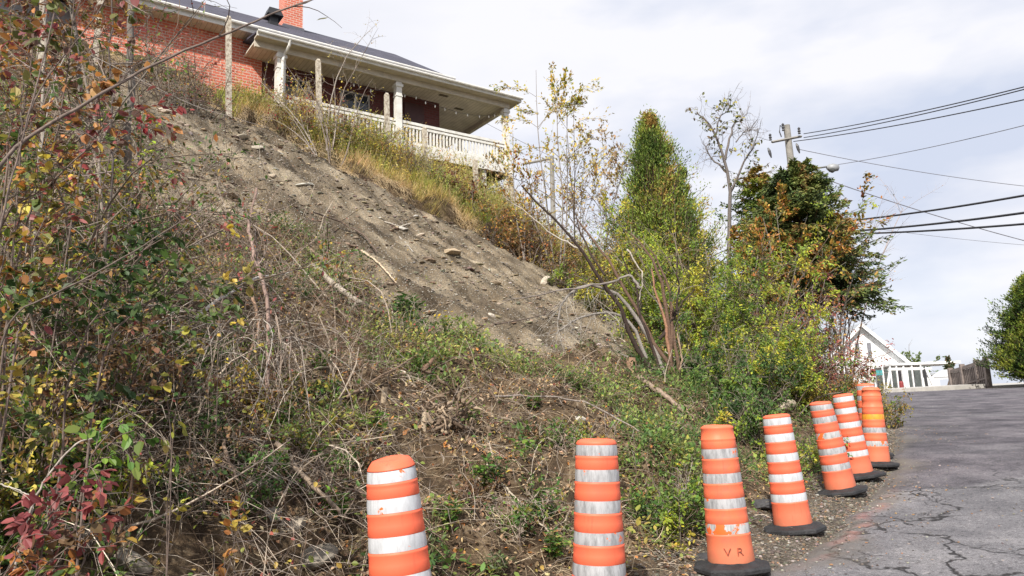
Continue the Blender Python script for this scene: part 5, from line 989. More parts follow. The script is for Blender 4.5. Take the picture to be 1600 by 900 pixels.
# tall weeds between grass and house
q, px, py, s, vp, u, v = scatter(50000, seed=6, u0=-2, u1=22, v0_=6)
d = v-lip_v(u); ok = (d > .2) & (d < 6.5) & (s < 0) & (rs.rand(len(q)) < .62*np.clip(1+1.5*fbm(u, v, 8, 3), .1, 2)*sstep(180, 300, px)*sstep(1020, 960, px)) ; q = q[ok]; u = u[ok]; v = v[ok]; dk = d[ok]; n = len(q); print('weeds', n)
pl = twigs(q, norm(rs.normal(size=(n, 3))*.25+np.array([0, 0, 1])), rs.uniform(.30, .85, n)*(1+.75*sstep(1.0, 3.0, dk)), 6, .25, .07); g = Geo(); g.tubes(pl, taper(n, 6, .005, .002), 3, barkcol(n, (.50, .40, .22), (.26, .21, .10))); w_ = g.build('tall_weeds', BARK); tag(w_, 'tall olive and golden weeds between the slide and the house', 'weeds', kind='stuff')
lq, ld, _ = sample_along(pl, 14, .15); nz = np.clip(.5+.9*np.repeat(fbm(u*.8, v*.8, 9, 3), 14), 0, .999); g = Geo(); g.leaves(lq, rs.uniform(.04, .10, len(lq)), mixcol([(2, (.26, .32, .07)), (3, (.42, .40, .09)), (2.8, (.60, .47, .13)), (1.2, (.48, .24, .08)), (.5, (.28, .10, .06))], len(lq), nz), asp=.32, dirs=ld*.5+norm(rs.normal(size=ld.shape))*.7, droop=.2); g.build('weed_leaves', LEAF, w_)
# ---- stones: small ones as ground cover, the large ones one by one
q, px, py, s, vp, u, v = scatter(60000, seed=7); ok = (s > .05) & (rs.rand(len(q)) < .6*np.clip(1+2*fbm(u*.7, v*.7, 14, 3), .05, 2.5)); q = q[ok]; n = len(q); print('chips', n)
g = Geo(); g.stones(q+(0, 0, .004), .018+rs.gamma(1.5, .016, n), mixcol([(3, (.24, .21, .17)), (2, (.38, .35, .30)), (2, (.14, .12, .10)), (1, (.30, .23, .17))], n), .5); tag(g.build('slide_rubble', STONE), 'small stones and chips scattered over the bare slide', 'rubble', kind='stuff')
# slabs of shale and clods that give the slide its relief
q, px, py, s, vp, u, v = scatter(42000, seed=8, v0_=1); ok = (s > .1) & (rs.rand(len(q)) < .3*np.clip(.6+2.2*fbm(u*.6, v*.6, 15, 3), .0, 2.)); q = q[ok]; n = len(q)
g = Geo(); g.stones(q, .05+rs.gamma(1.6, .035, n), mixcol([(4, (.22, .17, .115)), (2, (.32, .265, .19)), (1, (.13, .10, .075))], n), .35); tag(g.build('earth_clods', STONE), 'clods and flat shards of earth on the slide', 'earth clods', kind='stuff')
n0 = 26000; uu = rs.uniform(-4, 16, n0); x0 = vroad(uu); vv = x0+rs.uniform(-.12, 1, n0)**1.0*(v0(uu)+.30-x0); x, y = xy(uu, vv); q = np.stack([x, y, height(x, y)], -1); px, py = proj(q); ok = (px < 1700) & (px > 500) & (py < 1000); q = q[ok]; n = len(q)
g = Geo(); g.stones(q+(0, 0, .003), .008+rs.gamma(1.5, .008, n), mixcol([(4, (.15, .13, .105)), (1.2, (.30, .27, .235)), (3, (.085, .075, .062)), (1.5, (.22, .15, .10))], n), .6); tag(g.build('gravel', STONE), 'loose gravel on the road shoulder around the drum bases', 'gravel', kind='stuff')
# crumbs of gravel and leaves on the asphalt
n0 = 1600; uu = rs.uniform(-2, 22, n0); vv = vroad(uu)-rs.gamma(1.1, .55, n0); x, y = xy(uu, vv); q = np.stack([x, y, zroad(x, y)+.018], -1); g = Geo(); g.stones(q, rs.uniform(.008, .03, n0), mixcol([(2, (.3, .27, .23)), (1, (.12, .1, .09)), (1, (.36, .2, .1))], n0), .5); tag(g.build('road_grit', STONE), 'grit and crumbs lying on the asphalt', 'grit', kind='stuff')

# ================================================================== ROCKS, FALLEN BRANCHES, STUMPS, PLANTS, FOREGROUND
def gpt(px, py, dz=0., y1=40.):
    q = hitg(px, py, 1.5, y1)
    if q is None: q = P(px, py, 18)
    return q+np.array([0, 0, dz])
def rock(px, py, wpx, label, col=(.34, .30, .25), flat=.5, sub_=3):
    q = gpt(px, py); sz = wpx*q[1]/FPX
    bm_ = bmesh_ico(sz*.5, flat); me = bpy.data.meshes.new('rock'); bm_.to_mesh(me); bm_.free()
    ca = me.color_attributes.new('Col', 'FLOAT_COLOR', 'POINT'); k = np.ones((len(me.vertices), 4)); k[:, :3] = col; ca.data.foreach_set('color', k.ravel().astype(np.float32)); me.materials.append(STONE)
    o = bpy.data.objects.new('rock', me); COL.objects.link(o); o.location = q-np.array([0, 0, sz*.10]); o.rotation_euler = (.35+random.uniform(-.2, .2), random.uniform(-.3, .3), random.uniform(0, 6)); return tag(o, label, 'rock', 'rocks on the bank')
import bmesh
def bmesh_ico(r, flat):
    b = bmesh.new(); bmesh.ops.create_icosphere(b, subdivisions=3, radius=r); s_ = random.uniform(0, 50); pl = [(Vector((random.gauss(0, 1), random.gauss(0, 1), random.gauss(0, 1))).normalized(), random.uniform(.55, .9)) for _ in range(9)]
    for v_ in b.verts:
        for nrm, dd in pl:
            h = v_.co.dot(nrm)-dd*r
            if h > 0: v_.co -= nrm*h*.92
        f_ = float(fbm(v_.co.x/r*2+s_, v_.co.y/r*2+v_.co.z/r, 3, 3)); v_.co *= 1+.14*f_; v_.co.z *= flat; v_.co.x *= 1.15
    return b
rock(258, 172, 24, 'pale flat rock high on the slide below the brick wall', (.50, .42, .34))
rock(282, 192, 14, 'small buff rock just below the pale flat rock', (.45, .37, .30))
rock(293, 197, 14, 'small pinkish rock beside the buff one, high on the slide', (.48, .38, .31))
rock(375, 214, 34, 'broad buff rock embedded near the top of the slide', (.46, .40, .31), .35)
rock(400, 228, 26, 'tan rock just right of the broad buff rock', (.40, .35, .28), .35)
rock(484, 232, 20, 'light stone under the grassy lip left of the middle column', (.48, .43, .35))
rock(478, 286, 30, 'long pale slab in the middle of the slide', (.46, .44, .38), .25)
rock(545, 240, 30, 'brown slab wedged beneath the grass lip', (.38, .30, .24), .3)
rock(630, 355, 22, 'grey flat stone left of the dark edged rock on the slide', (.42, .39, .34), .3)
rock(656, 366, 18, 'rounded tan rock with a dark edge, low on the slide', (.44, .37, .29))
rock(425, 275, 20, 'crumbly tan boulder face left of the long pale slab', (.34, .28, .21), .6)
rock(650, 338, 10, 'small white stone above the grey flat stone', (.55, .52, .47))
rock(768, 492, 16, 'small buff stone at the foot of the slide', (.46, .40, .33))
rock(850, 437, 24, 'cream rock at the right edge of the slide beside green weeds', (.52, .45, .36), .55)
rock(868, 430, 16, 'smaller cream rock right of the bigger cream one', (.48, .42, .34), .6)
rock(1225, 632, 42, 'large tan boulder on the bank behind the clean drum', (.42, .36, .27), .55)
rock(150, 840, 60, 'big grey brown boulder in the shadow at the bottom left', (.30, .26, .21), .6)
rock(205, 872, 75, 'long flat boulder below the big one at the bottom left', (.24, .21, .17), .45)
rock(455, 820, 50, 'angular brown boulder left of the nearest drum', (.26, .22, .17), .6)
rock(495, 860, 62, 'dark flat boulder low beside the nearest drum', (.17, .15, .12), .5)
rock(428, 802, 36, 'grey boulder half under twigs left of the nearest drum', (.32, .29, .25), .6)
rock(1047, 835, 12, 'small white stone on the shoulder right of the second drum', (.62, .60, .56), .6)
rock(1072, 842, 16, 'grey stone on the shoulder left of the lettered drum', (.32, .30, .28), .5)
rock(905, 655, 22, 'pale stone among weeds above the second drum', (.46, .42, .36), .6)
# asphalt lumps on the shoulder
ASPH = mat_solid('old_asphalt_lump', (.055, .053, .055), .85, .3, 30, .5)
for px, py, wd, lab in ((1195, 787, .55, 'slab of old asphalt lying on the gravel beside the clean drum'), (1098, 872, .35, 'dark lump of asphalt by the base of the lettered drum')):
    q = gpt(px, py); b_ = bmesh_ico(wd*.5, .22); me = bpy.data.meshes.new('asphalt_slab'); b_.to_mesh(me); b_.free(); me.materials.append(ASPH); o = bpy.data.objects.new('asphalt_slab', me); COL.objects.link(o); o.location = q; tag(o, lab, 'asphalt slab', 'asphalt lumps on the shoulder')

def stick(pts, r0, r1, label, col=PALE_T, name='fallen_branch', cat='branch', group='fallen branches on the bank', dz=.05, subt=8, subl=.35, Ys=None, wig=.006, n=16, sides=7, air=None):
    """a branch through picked points; each lies on the bank unless a distance is given"""
    W_ = []
    for i, a in enumerate(pts):
        if len(a) == 3: W_.append(P(a[0], a[1], a[2]))
        else: W_.append(gpt(a[0], a[1], dz))
    W_ = np.array(W_); t0 = np.linspace(0, len(W_)-1, n); L_ = np.stack([np.interp(t0, range(len(W_)), W_[:, k]) for k in range(3)], -1)
    for _ in range(2): L_[1:-1] = (L_[:-2]+2*L_[1:-1]+L_[2:])/4
    L_[1:-1] += rs.normal(size=(n-2, 3))*wig; b0 = L_[0].copy(); L_ = L_-b0; root = empty(name, b0, label, cat, group)
    Geo().tubes(L_[None], np.linspace(r0, r1, n)[None]*rs.uniform(.88, 1.12, (1, n)), sides, col).build('limb', BARK, root, smooth=True)
    if subt:
        q, d, _ = sample_along(L_[None], subt, .25); tw = twigs(q, d*.6+norm(rs.normal(size=d.shape))*.6, rs.uniform(.3, 1, subt)*subl, 6, .15, .12); g = Geo(); g.tubes(tw, taper(subt, 6, max(.002, r0*.32), .0012), 4, col)
        q, d, _ = sample_along(tw, 4, .2); tw = twigs(q, d*.6+norm(rs.normal(size=d.shape))*.7, rs.uniform(.2, 1, len(q))*subl*.5, 5, .15, .15); g.tubes(tw, taper(len(q), 5, max(.0016, r0*.16), .001), 3, col); g.build('side_twigs', BARK, root)
    return root, L_
stick([(490, 425), (520, 455), (560, 485), (600, 500)], .045, .03, 'thick bleached log lying left of the leafy green plant', (.36, .31, .25), dz=.10, subt=4)
stick([(480, 400), (520, 430), (548, 450)], .04, .03, 'brown log just above the bleached log', (.24, .17, .12), dz=.12, subt=3)
stick([(565, 400), (590, 418), (620, 452)], .018, .014, 'pale peeled stick ending above the leafy green plant', (.55, .44, .31), dz=.10, subt=0)
stick([(490, 345), (530, 358), (570, 380), (590, 408)], .016, .012, 'dark arched branch above the peeled stick', (.14, .10, .08), dz=.16, subt=5)
stick([(660, 598), (680, 575), (692, 550)], .03, .012, 'brown broken stem lying above the nearest drum', (.20, .12, .08), dz=.12, subt=2)
stick([(540, 650), (575, 625), (610, 605), (660, 570), (690, 545)], .014, .008, 'thin brown branch rising right across the weeds', (.22, .15, .10), dz=.15, subt=5)
stick([(770, 650), (850, 648), (910, 655), (960, 680), (1000, 705)], .011, .006, 'long grey branch arching over the top of the second drum', (.26, .22, .19), dz=.20, subt=9)
stick([(300, 560), (340, 520), (390, 485), (444, 472)], .022, .012, 'bleached forked branch left of the bleached log', (.44, .41, .37), dz=.35, subt=5)
stick([(390, 480), (405, 560), (375, 640), (362, 690)], .02, .012, 'brown dead stem hanging down below the forked branch', (.27, .17, .11), dz=.3, subt=4)
stick([(1000, 600), (1040, 630), (1070, 655)], .045, .03, 'smooth brown log below the dead stem clump', (.27, .20, .15), dz=.10, subt=2)
stick([(1130, 625), (1190, 612), (1240, 590), (1278, 552)], .02, .008, 'long pale bare branch sweeping right above the clean drum', (.42, .34, .27), dz=.35, subt=3, n=18)
stick([(600, 350), (625, 358), (642, 352)], .022, .014, 'short pale root end on the open slide', (.45, .40, .33), dz=.05, subt=0)
stick([(624, 372), (636, 384), (646, 396)], .012, .008, 'thin grey stick on the slide below the root end', (.42, .39, .35), dz=.03, subt=1)
stick([(655, 330), (665, 342), (672, 354)], .018, .014, 'dark stick lying in a gully of the slide', (.12, .09, .07), dz=.03, subt=0)
stick([(430, 740), (470, 790), (520, 840), (540, 860)], .02, .012, 'grey brown stick slanting down left of the nearest drum', (.25, .19, .14), dz=.2, subt=5)
stick([(330, 700), (350, 780), (370, 840)], .014, .010, 'brown stem hanging in the shadow at lower left', (.24, .17, .12), dz=.3, subt=4)
stick([(760, 740), (800, 790), (860, 850)], .010, .006, 'pale fallen branch between the two nearest drums', (.42, .36, .28), dz=.08, subt=8)
stick([(400, 330), (385, 400), (405, 470)], .022, .016, 'upright pinkish dead stem in the thicket left of the slide', (.24, .16, .13), dz=.4, subt=4)
stick([(740, 520), (800, 515), (860, 500), (910, 480)], .012, .006, 'slim dark branch lying along the foot of the slide', (.15, .11, .09), dz=.12, subt=6)
stick([(1040, 560), (1110, 610), (1180, 690)], .010, .006, 'thin grey branch trailing toward the clean drum', (.42, .37, .33), dz=.12, subt=8)
# stumps
def stump(px, py, wpx, h, label, col=(.36, .30, .23)):
    q = gpt(px, py); w_ = wpx*q[1]/FPX/2; root = empty('stump', q, label, 'stump', 'cut stumps on the bank'); z = np.linspace(-.1, h, 6)
    L_ = np.stack([np.linspace(0, .03, 6), z*0, z], -1); Geo().tubes(L_[None], np.array([[w_*1.5, w_*1.15, w_, w_*.95, w_*.93, w_*.9]]), 12, col).build('stem', BARK, root, smooth=True)
    g = Geo(); an = np.arange(12)*pi/6; V = [(L_[-1, 0]+cos(a)*w_*.88, sin(a)*w_*.88, h+.006+.012*cos(a)) for a in an]+[(L_[-1, 0], 0, h+.008)]; g.add(V, None, [(j, (j+1) % 12, 12) for j in range(12)], (.55, .44, .30)); g.build('cut_face', BARK, root)
stump(526, 628, 13, .13, 'small pale cut stump among the weeds above left of the nearest drum'); stump(597, 625, 9, .12, 'narrow tan stump above the nearest drum', (.42, .33, .23)); stump(985, 575, 18, .16, 'reddish cut stump at the foot of the dead stem clump', (.28, .17, .11)); stump(660, 668, 10, .16, 'tall thin peeled stub beside the exposed roots', (.45, .36, .26))
# exposed root mass above the nearest drum
q = gpt(705, 668); rt = empty('root_mass', q, 'gnarled exposed roots above and right of the nearest drum', 'roots'); n = 70
D = rs.normal(size=(n, 3))*np.array([1, .6, .8])+np.array([0, -.5, -.35]); pl = twigs(rs.normal(size=(n, 3))*.13+np.array([0, -.05, .10]), D, rs.uniform(.10, .28, n), 8, .8, .5); g = Geo(); g.tubes(pl, taper(n, 8, .020, .006)*rs.uniform(.4, 1.2, (n, 1)), 6, barkcol(n, (.34, .26, .18), (.12, .08, .055))); g.build('roots', BARK, rt, smooth=True)

# dead multi-stem clump right of the slide
cy = 10.3; c0 = gpt(1045, 585); cy = c0[1]; dc = empty('dead_shrub', c0, 'clump of tall dead leaning stems right of the slide', 'dead shrub'); print('clump', c0)
def WP_(pts, n=12):
    W_ = np.array([P(a[0], a[1], cy+(a[2] if len(a) > 2 else 0))-c0 for a in pts]); t0 = np.linspace(0, len(W_)-1, n); L_ = np.stack([np.interp(t0, range(len(W_)), W_[:, k]) for k in range(3)], -1)
    for _ in range(1): L_[1:-1] = (L_[:-2]+2*L_[1:-1]+L_[2:])/4
    L_[1:-1] += rs.normal(size=(n-2, 3))*.012; return L_
DK = (.045, .03, .024); BR2 = (.13, .08, .055); GY2 = (.24, .215, .19)
ST = [([(1030, 590), (1000, 555, 0), (975, 490, -.1), (945, 440, -.2), (905, 385, -.3), (860, 335, -.4), (815, 290, -.5)], .034, .008, DK),
      ([(1060, 590), (1020, 530), (985, 470), (955, 410), (930, 380, .2), (900, 340, .3)], .028, .008, BR2),
      ([(1040, 590), (1010, 520), (975, 465), (930, 440, -.2), (885, 455, -.4), (872, 500, -.5)], .030, .010, GY2),
      ([(1010, 560), (985, 500), (958, 488, -.1), (905, 495, -.3), (870, 520, -.4)], .024, .008, GY2),
      ([(1050, 590), (1045, 520), (1035, 450), (1020, 400), (985, 365, .1)], .032, .008, BR2),
      ([(1045, 590), (1052, 500), (1040, 430), (1015, 390)], .026, .008, BR2),
      ([(1030, 530), (1055, 490), (1062, 450), (1058, 400)], .022, .008, DK),
      ([(1032, 530), (1060, 480), (1085, 452)], .016, .006, DK),
      ([(1035, 590), (1018, 540), (1000, 490), (992, 440), (970, 395)], .026, .006, DK),
      ([(1062, 595), (1056, 560), (1050, 500), (1048, 470)], .028, .010, BR2),
      ([(1000, 450), (985, 430), (950, 442)], .022, .010, GY2),
      ([(950, 442, -.2), (905, 450, -.4), (850, 458, -.6), (785, 470, -.8)], .014, .004, (.2, .17, .15)),
      ([(905, 388, -.3), (870, 370, -.3), (832, 340, -.4), (790, 310, -.4)], .012, .004, (.45, .40, .34)),
      ([(980, 390, 0), (1005, 430), (998, 470)], .012, .006, PALE_T),
      ([(945, 430, -.2), (922, 395, 0), (900, 345, .2), (893, 300, .3)], .014, .004, DK),
      ([(1048, 560), (1040, 500), (1022, 455), (1018, 420)], .022, .008, (.30, .16, .10)),
      ([(1038, 588), (1060, 585), (1066, 560), (1058, 520)], .018, .008, (.33, .23, .16)),
      ([(1020, 590), (990, 565), (960, 545), (935, 560)], .012, .004, GY2)]
allL = []
for pts, r0, r1, cl in ST:
    L_ = WP_(pts); allL.append(L_); Geo().tubes(L_[None], np.linspace(r0*1.35, r1*1.5, 12)[None], 7, cl).build('stem', BARK, dc, smooth=True)
g = Geo(); al = np.stack(allL); q, d, _ = sample_along(al, 9, .4); tw = twigs(q, d*.7+norm(rs.normal(size=d.shape))*.55, rs.uniform(.1, .6, len(q)), 6, .2, .14); g.tubes(tw, taper(len(q), 6, .0042, .0018), 4, barkcol(len(q), (.36, .32, .28), (.12, .09, .07))); g.build('twigs', BARK, dc)
# brush of pale drooping twigs at the end of the two grey limbs
g = Geo(); e_ = np.concatenate([np.repeat(al[2][5:], 7, 0), np.repeat(al[3][4:], 7, 0)]); D = rs.normal(size=e_.shape)*.6+np.array([-.5, -.5, -.8]); tw = twigs(e_, D, rs.uniform(.25, .9, len(e_)), 7, .7, .12); g.tubes(tw, taper(len(e_), 7, .0032, .0013), 3, (.36, .33, .29)); g.build('drooping_twigs', BARK, dc)

# ---- single leafy plants that stand out
def herb(px, py, wpx, hpx, n, size, pal, label, asp=.32, seed=0, name='leafy_plant', group='single leafy plants on the bank', flowers=0, nst=12, dz=0, Y=None):
    q = gpt(px, py+hpx*.5) if Y is None else P(px, py+hpx*.5, Y); w_ = wpx*q[1]/FPX/2; h = hpx*q[1]/FPX; root = empty(name, q, label, 'plant', group)
    an = rs.rand(nst)*6.283; D = np.stack([np.cos(an)*w_/h*rs.rand(nst), np.sin(an)*w_/h*rs.rand(nst), np.ones(nst)], -1); pl = twigs(np.zeros((nst, 3))-(0, 0, .03), D, h*rs.uniform(.7, 1.1, nst), 6, .2, .06)
    Geo().tubes(pl, taper(nst, 6, .004, .002), 4, (.10, .10, .04)).build('stems', BARK, root); m = max(1, n//nst); lq, ld, t_ = sample_along(pl, m, .25); dr = norm(norm(rs.normal(size=lq.shape)*np.array([1, 1, .25]))+ld*.35)
    g = Geo(); g.leaves(lq+dr*.02, size*rs.uniform(.6, 1.2, len(lq)), mixcol(pal, len(lq)), up=1.0, asp=asp, dirs=dr*2, droop=.25); g.build('leaves', LEAF, root)
    if flowers: g = Geo(); f_ = pl[:, -1][rs.randint(0, nst, flowers)]+rs.normal(size=(flowers, 3))*.05; g.leaves(f_, .05, mixcol([(1, (.62, .46, .02))], flowers), up=1, asp=.9); g.build('flowers', LEAF, root)
DG = [(3, (.05, .12, .022)), (2, (.085, .18, .03)), (1, (.03, .075, .018))]; BG = [(3, (.12, .24, .035)), (2, (.18, .30, .04)), (1, (.07, .15, .025))]
herb(635, 475, 66, 46, 230, .13, DG, 'bushy dark green long leaved plant at the foot of the slide', nst=22)
herb(697, 505, 30, 40, 50, .07, BG, 'yellow flowering weed right of the bushy dark green plant', flowers=14)
herb(522, 790, 56, 46, 60, .07, BG, 'bright green leafy sprig left of the nearest drum', asp=.45)
herb(765, 735, 60, 70, 110, .06, BG+DG, 'green leafy sprig between the two nearest drums', asp=.5)
herb(820, 700, 40, 30, 40, .07, BG, 'small bright green seedling left of the second drum', asp=.5)
herb(775, 880, 60, 50, 90, .045, [(2, (.13, .17, .07)), (1, (.09, .13, .05))], 'grey green weed at the bottom between the two nearest drums', asp=.4)
herb(565, 400, 20, 40, 60, .07, DG, 'upright green weed beside the dark arched branch', nst=4)
herb(505, 385, 46, 50, 110, .06, BG+DG, 'green weeds left of the dark arched branch', nst=9)
herb(480, 445, 60, 50, 150, .06, DG, 'dark green weeds left of the two logs', nst=12)
herb(862, 432, 30, 26, 160, .05, BG, 'fresh green tuft beside the cream rocks', asp=.15, nst=26)
herb(920, 468, 60, 36, 260, .05, BG+DG, 'green weeds right of the slide behind the dead stems', asp=.2, nst=30)
herb(990, 790, 50, 60, 120, .05, DG+BG, 'leafy green weed right of the second drum', asp=.4)
herb(1062, 775, 40, 55, 140, .05, DG, 'dark green weed left of the lettered drum', asp=.4)
herb(900, 590, 80, 50, 240, .05, BG+DG, 'patch of leafy weeds below the drooping pale twigs', nst=24, asp=.45)
herb(590, 655, 50, 36, 90, .06, BG, 'small green weeds above the nearest drum', asp=.4)
herb(100, 660, 0+60, 40, 60, .06, BG, 'bright green seedling in the lower left thicket', asp=.5)
herb(60, 80, 60, 40, 1, .05, BG, 'x') if False else None

for a in ((450, 650, 50, 45, 'green weed below the left end of the thin brown branch'), (560, 715, 46, 40, 'low weed just above the top of the nearest drum'), (700, 800, 56, 60, 'leafy green weed right beside the nearest drum'),
          (850, 780, 50, 50, 'green weed touching the left side of the second drum'), (730, 640, 60, 40, 'spreading weed right of the exposed roots'), (830, 620, 60, 40, 'spreading green weed under the long grey branch'),
          (660, 560, 60, 34, 'yellow green weeds under the brown broken stem'), (1010, 660, 60, 44, 'leafy weed below the dead stem clump'), (860, 850, 46, 44, 'small weed at the bottom left of the second drum'), (500, 560, 60, 40, 'mixed weeds right of the leafy shrub in mid bank')):
    herb(a[0], a[1], a[2], a[3], 150, .052, BG[:2]+DG+[(1.5, (.34, .32, .08)), (.8, (.40, .20, .08))], a[4], asp=.45, nst=16)
for a in (('low tangled brown and green shrub between the two nearest drums', 790, 700, 6.2, .9, 2600), ('low tangled shrub left of the nearest drum', 500, 700, 5.6, .9, 2600), ('low tangled shrub above and left of the second drum', 870, 640, 7.6, 1.0, 2600)):
    bushmass('tangled_shrub', a[0], 'shrub', a[1], a[2], a[3], a[4], a[5], .036, BRN+GRN+OLIVE, group='low tangled shrubs behind the nearest drums', seed=a[1] % 50, nst=26, ztop=.38, twc=((.42, .35, .28), (.12, .08, .06)))
# ================================================================== NEAR SHRUBS AT THE LEFT
def spray(label, stemspts, nleaf, size, pal, r0=.008, col=(.16, .12, .10), name='leafy_shrub', asp=.62, seed=0, nside=9, sidelen=.35, group='near shrubs at the left edge', sag=.2, npal=3., t0=.15, bare=False):
    """a shrub described by its main stems (lists of px,py,distance); side shoots carry the leaves"""
    a0 = stemspts[0][0]; b0 = P(*a0); gz = G(b0[0], b0[1]); root = empty(name, (b0[0], b0[1], min(gz, b0[2])), label, 'shrub', group); o_ = np.array([b0[0], b0[1], min(gz, b0[2])]); Ls = []
    st = Geo()
    for k, pts in enumerate(stemspts):
        W_ = np.array([P(*a) for a in pts]); g0 = W_[0].copy(); g0[2] = G(g0[0], g0[1])-.05
        if W_[0][2]-g0[2] > .05: W_ = np.concatenate([[g0], W_])
        W_ = W_-o_; n = 14; tt0 = np.linspace(0, len(W_)-1, n); L_ = np.stack([np.interp(tt0, range(len(W_)), W_[:, c]) for c in range(3)], -1)
        for _ in range(2): L_[1:-1] = (L_[:-2]+2*L_[1:-1]+L_[2:])/4
        L_[1:-1] += rs.normal(size=(n-2, 3))*.006; Ls.append(L_); st.tubes(L_[None], np.linspace(r0, r0*.3, n)[None], 6, col)
    st.build('stems', BARK, root, smooth=True); al = np.stack(Ls); q, d, _ = sample_along(al, nside, t0); tw = twigs(q, d*.7+norm(rs.normal(size=d.shape))*.7, rs.uniform(.3, 1, len(q))*sidelen, 6, sag, .12); g = Geo(); g.tubes(tw, taper(len(q), 6, r0*.35, .0012), 4, col)
    q2, d2, _ = sample_along(tw, 3, .2); tw2 = twigs(q2, d2*.7+norm(rs.normal(size=d2.shape))*.7, rs.uniform(.2, 1, len(q2))*sidelen*.5, 5, sag, .12); g.tubes(tw2, taper(len(q2), 5, r0*.2, .0010), 3, col); g.build('twigs', BARK, root)
    if nleaf:
        q, d, _ = sample_along(tw2, max(1, nleaf*2//3//len(tw2)+1), .3); q1, d1, _ = sample_along(tw, max(1, nleaf//3//len(tw)+1), .4); q = np.concatenate([q, q1]); d = np.concatenate([d, d1]); i = rs.permutation(len(q))[:nleaf]; q = q[i]; d = d[i]
        nz = np.clip(.5+.9*fbm(q[:, 0]*npal+seed, q[:, 2]*npal+q[:, 1]*npal, seed, 3), 0, .999); g = Geo(); g.leaves(q, size*rs.uniform(.5, 1.2, len(q)), mixcol(pal, len(q), nz), up=.5, asp=asp, dirs=d+norm(rs.normal(size=d.shape))*.4, droop=.6); g.build('leaves', LEAF, root)
    return root
PURP = [(2.4, (.12, .13, .035)), (1.6, (.13, .07, .05)), (1.0, (.30, .09, .09)), (2.0, (.42, .20, .06)), (2.6, (.10, .14, .03)), (1.4, (.30, .26, .06))]
spray('near dark leaved shrub with red and orange leaves in the top left corner', [[(20, 420, 3.6), (30, 250, 3.5), (45, 100, 3.4), (60, -60, 3.3)], [(10, 420, 3.4), (80, 260, 3.3), (110, 120, 3.3), (120, -40, 3.2)], [(0, 300, 3.2), (40, 180, 3.2), (120, 60, 3.2), (190, -30, 3.2)], [(-30, 350, 3.3), (60, 300, 3.2), (140, 230, 3.2), (170, 180, 3.2)]], 1150, .050, PURP, r0=.006, seed=1, nside=18, sidelen=.42)
spray('near shrub with big yellow and orange leaves at the left edge, below the corner one', [[(-40, 600, 3.4), (0, 420, 3.3), (30, 330, 3.3), (70, 270, 3.2)], [(-30, 560, 3.2), (40, 440, 3.2), (60, 360, 3.2), (90, 300, 3.2)]], 420, .046, ORG+YEL+REDP+OLIVE, r0=.005, seed=2, nside=15, sidelen=.35)
spray('glossy dark green leaved branch crossing the left thicket', [[(10, 500, 3.1), (80, 465, 3.2), (160, 425, 3.3), (260, 370, 3.4)], [(100, 620, 3.4), (130, 520, 3.3), (190, 440, 3.3), (220, 400, 3.3)], [(140, 560, 3.4), (220, 470, 3.4), (290, 450, 3.4), (325, 460, 3.4)]], 760, .048, [(3, (.045, .085, .025)), (2, (.085, .13, .035)), (1.2, (.16, .18, .05)), (1, (.35, .26, .06))], r0=.006, seed=3, nside=13, sidelen=.3, asp=.65)
spray('bright green sprig above the red leaves at lower left', [[(120, 760, 2.9), (150, 700, 2.8), (190, 650, 2.8), (240, 640, 2.8)], [(120, 760, 2.9), (170, 690, 2.8), (215, 665, 2.7)]], 80, .055, BG+[(2, (.17, .24, .05))], r0=.004, seed=4, nside=7, sidelen=.14, asp=.55)
spray('red and pink leaved sprig in the lower left thicket', [[(60, 880, 2.8), (80, 800, 2.7), (110, 740, 2.7), (160, 720, 2.7)], [(60, 880, 2.8), (60, 830, 2.7), (90, 780, 2.6)]], 150, .048, [(3, (.30, .08, .08)), (2, (.20, .06, .06)), (1, (.36, .18, .11)), (1, (.14, .17, .05))], r0=.004, seed=5, nside=8, sidelen=.18)
spray('mixed yellow, green and pink leaved sprig at the bottom left corner', [[(0, 980, 2.7), (50, 900, 2.6), (100, 860, 2.6), (140, 820, 2.6)], [(-20, 940, 2.6), (20, 870, 2.6), (60, 850, 2.6)], [(90, 960, 2.7), (130, 880, 2.7), (150, 800, 2.7)]], 420, .042, MIX, r0=.004, seed=6, nside=9, sidelen=.22)
spray('orange leaved sprig hanging between lower left thicket and nearest drum', [[(350, 900, 3.6), (370, 840, 3.5), (385, 800, 3.5)]], 60, .05, [(2, (.42, .19, .06)), (2, (.42, .30, .05)), (1, (.3, .12, .06))], r0=.003, seed=7, nside=7, sidelen=.14)
spray('yellow leaved sprig on the slim stem in the left thicket', [[(270, 660, 3.8), (290, 560, 3.7), (300, 530, 3.7)], [(270, 660, 3.8), (255, 600, 3.7), (245, 580, 3.7)]], 45, .055, [(2, (.42, .36, .06)), (1, (.25, .26, .05))], r0=.003, seed=8, nside=5, sidelen=.15)
spray('yellow leaved sprig over the bare thicket left of the slide', [[(345, 440, 5.0), (350, 380, 4.9), (358, 345, 4.8)]], 40, .06, YEL, r0=.003, seed=9, nside=5, sidelen=.18)
spray('red leaved twig before the slide at the upper left', [[(150, 330, 4.5), (180, 210, 4.4), (205, 170, 4.4), (225, 165, 4.4)]], 70, .05, [(2, (.45, .04, .05)), (1, (.3, .05, .05))], r0=.004, seed=10, nside=7, sidelen=.25)
